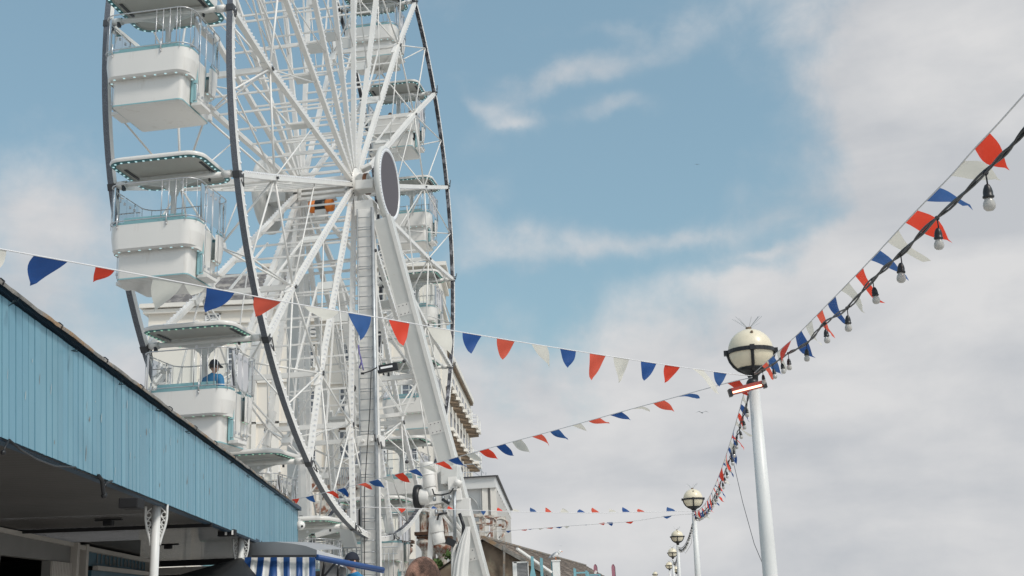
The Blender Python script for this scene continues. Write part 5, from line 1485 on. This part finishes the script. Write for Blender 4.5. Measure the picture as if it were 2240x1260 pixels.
def person(label, loc, rotz, seated, cloth, hairm, cap=None, trouser=NAVY, hair_full=True, head_tilt=0, scale=1.0, beard=None, group=None):
    t = thing('person', label, 'person', loc, rotz, group); t.scale = (scale,) * 3
    # joints; facing -y
    if seated:
        pel = V((0, 0, .52)); kneez = .50; footy = -.45
        kn = lambda s: V((s * .11, -.42, .50)); an = lambda s: V((s * .11, -.42, .09)); toe = lambda s: V((s * .12, -.58, .04))
        base = .52
    else:
        pel = V((0, 0, .95)); kn = lambda s: V((s * .10, -.02, .51)); an = lambda s: V((s * .11, .03, .09)); toe = lambda s: V((s * .12, -.13, .03)); base = .95
    waist = V((0, .0, base + .14)); chest = V((0, -.0, base + .36)); neck = V((0, .01, base + .53)); nk2 = V((0, -.008, base + .575))
    v = [pel, waist, chest, neck, nk2 + V((0, .012, -.03))]; e = [(0, 1), (1, 2), (2, 3), (3, 4)]; r = [(.145, .11), (.135, .10), (.155, .11), (.075, .07), (.060, .058)]
    # jacket with arms
    for s in (-1, 1):
        sh = V((s * .18, .01, base + .47)); el = V((s * .245, .02, base + .19)); wr = V((s * .21, -.16, base + .08)) if seated else V((s * .25, -.04, base - .06))
        i = len(v); v += [sh, el, wr]; e += [(2, i), (i, i + 1), (i + 1, i + 2)]; r += [(.09, .09), (.052, .052), (.040, .040)]
    skinned('jacket', v, e, r, cloth, t)
    # body surface (neck + hands share the skin mesh with a core inside the clothes)
    v = [pel, waist, chest, neck, nk2]; e = [(0, 1), (1, 2), (2, 3), (3, 4)]; r = [.09, .09, .09, .052, .05]
    for s in (-1, 1):
        sh = V((s * .175, .01, base + .465)); el = V((s * .245, .02, base + .19)); wr = V((s * .21, -.16, base + .08)) if seated else V((s * .25, -.04, base - .06))
        dd = (wr - el).normalized(); pm = wr + dd * .055; i = len(v)
        v += [sh, el, wr, pm]; e += [(2, i), (i, i + 1), (i + 1, i + 2), (i + 2, i + 3)]; r += [.045, .034, .026, (.034, .018)]
        lat = dd.cross(V((0, 0, 1)) if abs(dd.z) < .8 else V((0, 1, 0))).normalized()
        for q, L in ((-.027, .075), (-.009, .085), (.009, .08), (.027, .065)):
            j = len(v); a_ = pm + lat * q + dd * .035; v += [a_, a_ + dd * L * .5, a_ + dd * L * .8 + V((0, .0, -.02))]; e += [(i + 3, j), (j, j + 1), (j + 1, j + 2)]; r += [.009, .0085, .0075]
        j = len(v); a_ = wr + dd * .03 - lat * .032 * s; v += [a_, a_ + dd * .035 - lat * .018 * s]; e += [(i + 3, j), (j, j + 1)]; r += [.011, .009]
    i = len(v)
    for s in (-1, 1):
        j = len(v); v += [V((s * .09, 0, pel.z - .02)), kn(s), an(s)]; e += [(0, j), (j, j + 1), (j + 1, j + 2)]; r += [.07, .045, .032]
    skinned('body', v, e, r, SKIN, t)
    v = [pel]; e = []; r = [(.145, .115)]
    for s in (-1, 1):
        j = len(v); v += [V((s * .09, 0, pel.z - .03)), kn(s), an(s)]; e += [(0, j), (j, j + 1), (j + 1, j + 2)]; r += [.095, .07, .055]
    skinned('trousers', v, e, r, trouser, t)
    for s in (-1, 1):
        v = [an(s) + V((0, .05, -.05)), an(s) + V((0, 0, -.035)), toe(s)]; skinned('shoe', v, [(0, 1), (1, 2)], [.04, .048, .035], BLACK, t)
    hd = head_mesh(1.0); h = hd.build('head', SKIN, t, fixn=False); h.location = nk2 + V((0, -.012, .105)); h.rotation_euler = (head_tilt, 0, 0)
    b = MB()
    for s in (-1, 1): b.ball(V((s * .030, -.087, .005)), .009, 8)
    b.ball(V((0, -.091, -.062)), .02, 8, (1, .25, .22)); b.build('eyes_and_mouth', HAIRD, h)
    # hair shell
    b = MB(); n = 28; m = 14; vs = []; fs = []
    for i in range(m + 1):
        for k in range(n):
            a = 2 * PI * k / n; lim = lerp(.62 if cap is None else .62, .42, max(0, -math.sin(a)))
            lim = (.60 if math.sin(a) > -.2 else .60 - .22 * min(1, (-math.sin(a) - .2) / .6))
            th = PI * lim * i / m; sc_ = 1.045 + .01 * noise.noise(V((a * 3, th * 5, 0)))
            vs.append(V((math.sin(th) * math.cos(a) * .077 * sc_, math.sin(th) * math.sin(a) * .097 * sc_, math.cos(th) * .118 * sc_)))
    for i in range(m):
        for k in range(n): fs.append((i * n + k, (i + 1) * n + k, (i + 1) * n + (k + 1) % n, i * n + (k + 1) % n))
    b.add(vs, fs, True); b.build('hair', hairm, h, fixn=False)
    if cap:
        b = MB(); vs = []; fs = []
        for i in range(11):
            for k in range(24):
                a = 2 * PI * k / 24; th = PI * .46 * i / 10; vs.append(V((math.sin(th) * math.cos(a) * .088, math.sin(th) * math.sin(a) * .108, .012 + math.cos(th) * .125)))
        for i in range(10):
            for k in range(24): fs.append((i * 24 + k, (i + 1) * 24 + k, (i + 1) * 24 + (k + 1) % 24, i * 24 + (k + 1) % 24))
        b.add(vs, fs, True)
        b.prism([(-.07, -.08), (-.062, -.135), (-.03, -.19), (.03, -.19), (.062, -.135), (.07, -.08)], lambda u, v_, t_: V((u, v_, .028 + t_ - (v_ + .08) * -.25)), 0, .006); b.build('cap', cap, h, fixn=False)
    return t
# near man with cropped hair: height from picture
hm = at(918, 1218, 5.9)
person('man with close cropped brown hair in the foreground, only the top of his head showing', V((hm.x, hm.y, 0)), R(150), False, NAVY, HAIR, head_tilt=R(12), scale=hm.z / 1.750)
# rider in left gondola
def rider(k, x, y, rot, *a, **kw):
    loc = wl(piv(k) + V((x, y, -1.86 + (.03 if k == 1 else 0)))); return person(a[0], loc, rot - YAW, True, *a[1:], **kw)
rider(1, .24, -.10, R(158), 'rider in blue jacket and black cap seated in the left gondola', BLJ, HAIRD, cap=NAVY, scale=1.1)
rider(10, -.30, .02, R(0), 'rider with grey hair and dark top in the gondola above the disc', NAVY, mat('grey_hair', (.2, .18, .17), .8, var=.3, vscale=20), group=None)
rider(10, .45, .0, R(10), 'rider in pale pink top in the gondola above the disc', PINKC, mat('light_hair', (.45, .32, .24), .8, var=.2, vscale=20))
rider(11, -.20, .20, R(130), 'rider in a yellow top in the highest gondola on the right', YELL, mat('bald_hair', (.25, .13, .09), .7))
op = at(773, 1207, 18.3)
person('operator in blue jacket and black cap behind the kiosk roof', V((op.x, op.y, op.z - 1.765 * 1.12)), R(-60), False, BLJ, HAIRD, cap=NAVY, scale=1.12)

# ------------------------------------------------------------------ setting: deck, sea, hills
b = MB(); b.add([(-70, -30, 0), (9.5, -30, 0), (26, 140, 0), (-70, 140, 0)], [(0, 1, 2, 3)]); struct(b.build('pier_deck', GROUNDM, fixn=False))
b = MB(); b.add([(-3000, -3000, -5), (3000, -3000, -5), (3000, 3000, -5), (-3000, 3000, -5)], [(0, 1, 2, 3)]); struct(b.build('sea', SEAM, fixn=False))
b = MB(); b.box((-40, 110, -2.6), (80, 90, 4.9)); struct(b.build('promenade', GROUNDM))

# ------------------------------------------------------------------ sky and sun
SUN_EL, SUN_AZ = R(48), R(132)     # azimuth clockwise from +Y
w = bpy.data.worlds.new('World'); SC.world = w; w.use_nodes = True
nt = w.node_tree; nt.nodes.clear(); lk = nt.links.new
out = nd(nt, 'ShaderNodeOutputWorld')
sky = nd(nt, 'ShaderNodeTexSky'); sky.sky_type = 'NISHITA'; sky.sun_disc = False
sky.sun_elevation = SUN_EL; sky.sun_rotation = SUN_AZ; sky.air_density = 1.2; sky.dust_density = 2.0; sky.ozone_density = 2.2
tcn = nd(nt, 'ShaderNodeTexCoord'); sep = nd(nt, 'ShaderNodeSeparateXYZ'); lk(tcn.outputs['Generated'], sep.inputs[0])
def M(op, a, b_=None, c_=None):
    n = nd(nt, 'ShaderNodeMath', operation=op)
    for i, v in enumerate((a, b_, c_)):
        if v is None: continue
        if isinstance(v, (int, float)): n.inputs[i].default_value = v
        else: lk(v, n.inputs[i])
    return n.outputs[0]
X, Y, Z = sep.outputs
az = M('ARCTAN2', X, Y); el = M('ARCSINE', M('MINIMUM', M('MAXIMUM', Z, -1), 1))
def nz0(sc_, dt_, off):
    mp_ = nd(nt, 'ShaderNodeMapping'); mp_.inputs['Location'].default_value = (off, off, off); lk(tcn.outputs['Generated'], mp_.inputs[0])
    n = nd(nt, 'ShaderNodeTexNoise'); n.inputs['Scale'].default_value = sc_; n.inputs['Detail'].default_value = dt_; lk(mp_.outputs[0], n.inputs['Vector']); return n.outputs['Fac']
az = M('ADD', az, M('MULTIPLY', M('SUBTRACT', nz0(9, 7, 0), .5), .16)); el = M('ADD', el, M('MULTIPLY', M('SUBTRACT', nz0(11, 7, 5), .5), .09))
cmb = nd(nt, 'ShaderNodeCombineXYZ')
dz_ = M('ADD', M('MAXIMUM', Z, 0.0), .12)
lk(M('DIVIDE', X, dz_), cmb.inputs[0]); lk(M('DIVIDE', Y, dz_), cmb.inputs[1]); cmb.inputs[2].default_value = 3.1
def nz(vec, scale, detail, rough=.55, dist=0):
    n = nd(nt, 'ShaderNodeTexNoise'); n.inputs['Scale'].default_value = scale; n.inputs['Detail'].default_value = detail; n.inputs['Roughness'].default_value = rough
    n.inputs['Distortion'].default_value = dist; lk(vec, n.inputs['Vector']); return n.outputs['Fac']
N1 = nz(tcn.outputs['Generated'], 6.0, 10, .57, .35); N2 = nz(tcn.outputs['Generated'], 22, 8, .58, .3); N3 = nz(cmb.outputs[0], 1.1, 8, .6)
def blob(px, py, rx, ry, ang=0):
    d = at(px, py, 100) - EYE; d.normalize(); a0 = math.atan2(d.x, d.y); e0 = math.asin(d.z)
    sa, se = rx / F / math.cos(e0), ry / F
    u = M('SUBTRACT', az, a0); v = M('SUBTRACT', el, e0)
    ca, sn = math.cos(ang), math.sin(ang)
    uu = M('DIVIDE', M('ADD', M('MULTIPLY', u, ca * math.cos(e0)), M('MULTIPLY', v, sn)), rx / F)
    vv = M('DIVIDE', M('ADD', M('MULTIPLY', u, -sn * math.cos(e0)), M('MULTIPLY', v, ca)), ry / F)
    q = M('ADD', M('MULTIPLY', uu, uu), M('MULTIPLY', vv, vv))
    return M('EXPONENT', M('MULTIPLY', q, -1))
acc = None
for bl_ in ((2080, 90, 330, 200, -.45, 1.1), (2230, 400, 260, 330, 0, 1.1), (2000, 300, 200, 90, -.5, .45), (1235, 150, 150, 34, 0, .52), (1350, 240, 120, 34, .15, .5), (1050, 215, 34, 100, .95, .38), (1110, 262, 60, 25, 0, .4), (1300, 60, 260, 22, 0, .25),
            (1180, 545, 260, 52, .08, .62), (1030, 480, 120, 60, 0, .3), (1500, 520, 150, 30, 0, .42), (1690, 560, 70, 14, 0, .4), (60, 520, 190, 190, .2, .95), (1950, 560, 320, 230, 0, .9), (1740, 680, 140, 30, 0, .4), (90, 245, 80, 22, 0, .15), (1030, 20, 150, 40, 0, .2), (2100, 800, 600, 200, 0, .5), (2030, 380, 70, 150, .3, -.38), (1830, 480, 120, 40, .1, -.3), (1420, 90, 160, 26, .1, .3), (1150, 190, 90, 30, .2, .3), (1620, 620, 160, 30, 0, .3), (1000, 330, 70, 60, 0, .2)):
    v = M('MULTIPLY', blob(*bl_[:5]), bl_[5] * 1.0)
    acc = v if acc is None else M('ADD', acc, v)
# horizon bank
hz = M('MULTIPLY', M('SUBTRACT', 1, M('MINIMUM', M('MAXIMUM', M('DIVIDE', M('SUBTRACT', el, .125), .15), 0), 1)), 1.25)
# mostly cloudy beyond the pictured part of the sky
offaz = M('MINIMUM', M('MAXIMUM', M('DIVIDE', M('SUBTRACT', M('ABSOLUTE', az), .46), .3), 0), 1)
offel = M('MINIMUM', M('MAXIMUM', M('DIVIDE', M('SUBTRACT', el, .56), .2), 0), 1)
acc = M('ADD', M('ADD', acc, hz), M('MULTIPLY', M('MAXIMUM', offaz, offel), .35))
d1 = M('MULTIPLY', M('SUBTRACT', N1, .5), 1.9); d2 = M('MULTIPLY', M('SUBTRACT', N2, .5), .9)
cov = M('ADD', acc, M('MULTIPLY', M('ADD', d1, d2), M('ADD', .42, M('MULTIPLY', M('MINIMUM', acc, 1), .55))))
rmp = nd(nt, 'ShaderNodeMapRange'); rmp.interpolation_type = 'SMOOTHSTEP'; lk(cov, rmp.inputs[0]); rmp.inputs[1].default_value = .06; rmp.inputs[2].default_value = 1.02
bg1 = nd(nt, 'ShaderNodeBackground'); bg2 = nd(nt, 'ShaderNodeBackground'); mx = nd(nt, 'ShaderNodeMixShader')
tint = nd(nt, 'ShaderNodeMix', data_type='RGBA', blend_type='MULTIPLY'); tint.inputs['Factor'].default_value = 1
lk(sky.outputs[0], tint.inputs['A']); tint.inputs['B'].default_value = (1.0, 1.03, .86, 1)
pale = nd(nt, 'ShaderNodeMix', data_type='RGBA'); pale.inputs['Factor'].default_value = .5
lk(tint.outputs['Result'], pale.inputs['A']); pale.inputs['B'].default_value = (1.62, 2.58, 3.28, 1)
lk(pale.outputs['Result'], bg1.inputs[0]); bg1.inputs[1].default_value = .162
cr = nd(nt, 'ShaderNodeValToRGB'); mb_ = nd(nt, 'ShaderNodeMapping'); mb_.inputs['Scale'].default_value = (1, 1, 2.6); lk(tcn.outputs['Generated'], mb_.inputs[0])
N4 = nz(mb_.outputs[0], 5.0, 7, .52, .2)
lk(M('ADD', M('MULTIPLY', N2, .15), M('MULTIPLY', N4, .85)), cr.inputs[0])
cr.color_ramp.elements[0].position = .38; cr.color_ramp.elements[0].color = (.535, .555, .585, 1); cr.color_ramp.elements[1].position = .62; cr.color_ramp.elements[1].color = (.70, .70, .705, 1)
lk(cr.outputs[0], bg2.inputs[0])
SD = (math.sin(SUN_AZ) * math.cos(SUN_EL), math.cos(SUN_AZ) * math.cos(SUN_EL), math.sin(SUN_EL))
dt = M('ADD', M('ADD', M('MULTIPLY', X, SD[0]), M('MULTIPLY', Y, SD[1])), M('MULTIPLY', Z, SD[2]))
lk(M('ADD', 1.0, M('MULTIPLY', M('MAXIMUM', M('SUBTRACT', dt, .22), 0), 1.6)), bg2.inputs[1])   # clouds are brighter round the veiled sun
lk(rmp.outputs[0], mx.inputs[0]); lk(bg1.outputs[0], mx.inputs[1]); lk(bg2.outputs[0], mx.inputs[2]); lk(mx.outputs[0], out.inputs[0])
w.cycles.sampling_method = 'MANUAL'; w.cycles.sample_map_resolution = 512

sl_ = bpy.data.lights.new('sun', 'SUN'); sl_.energy = 2.0; sl_.angle = R(10); sl_.color = (1, .95, .88)
so = bpy.data.objects.new('sun', sl_); COL.objects.link(so)
sd_ = V((math.sin(SUN_AZ) * math.cos(SUN_EL), math.cos(SUN_AZ) * math.cos(SUN_EL), math.sin(SUN_EL)))
so.rotation_euler = sd_.to_track_quat('Z', 'Y').to_euler(); so.location = (20, -20, 40)

vs_ = SC.view_settings; vs_.view_transform = 'Standard'; vs_.look = 'None'; vs_.exposure = 0.0; vs_.gamma = 1
vs_.use_curve_mapping = False
SC.cycles.max_bounces = 8; SC.cycles.transparent_max_bounces = 16
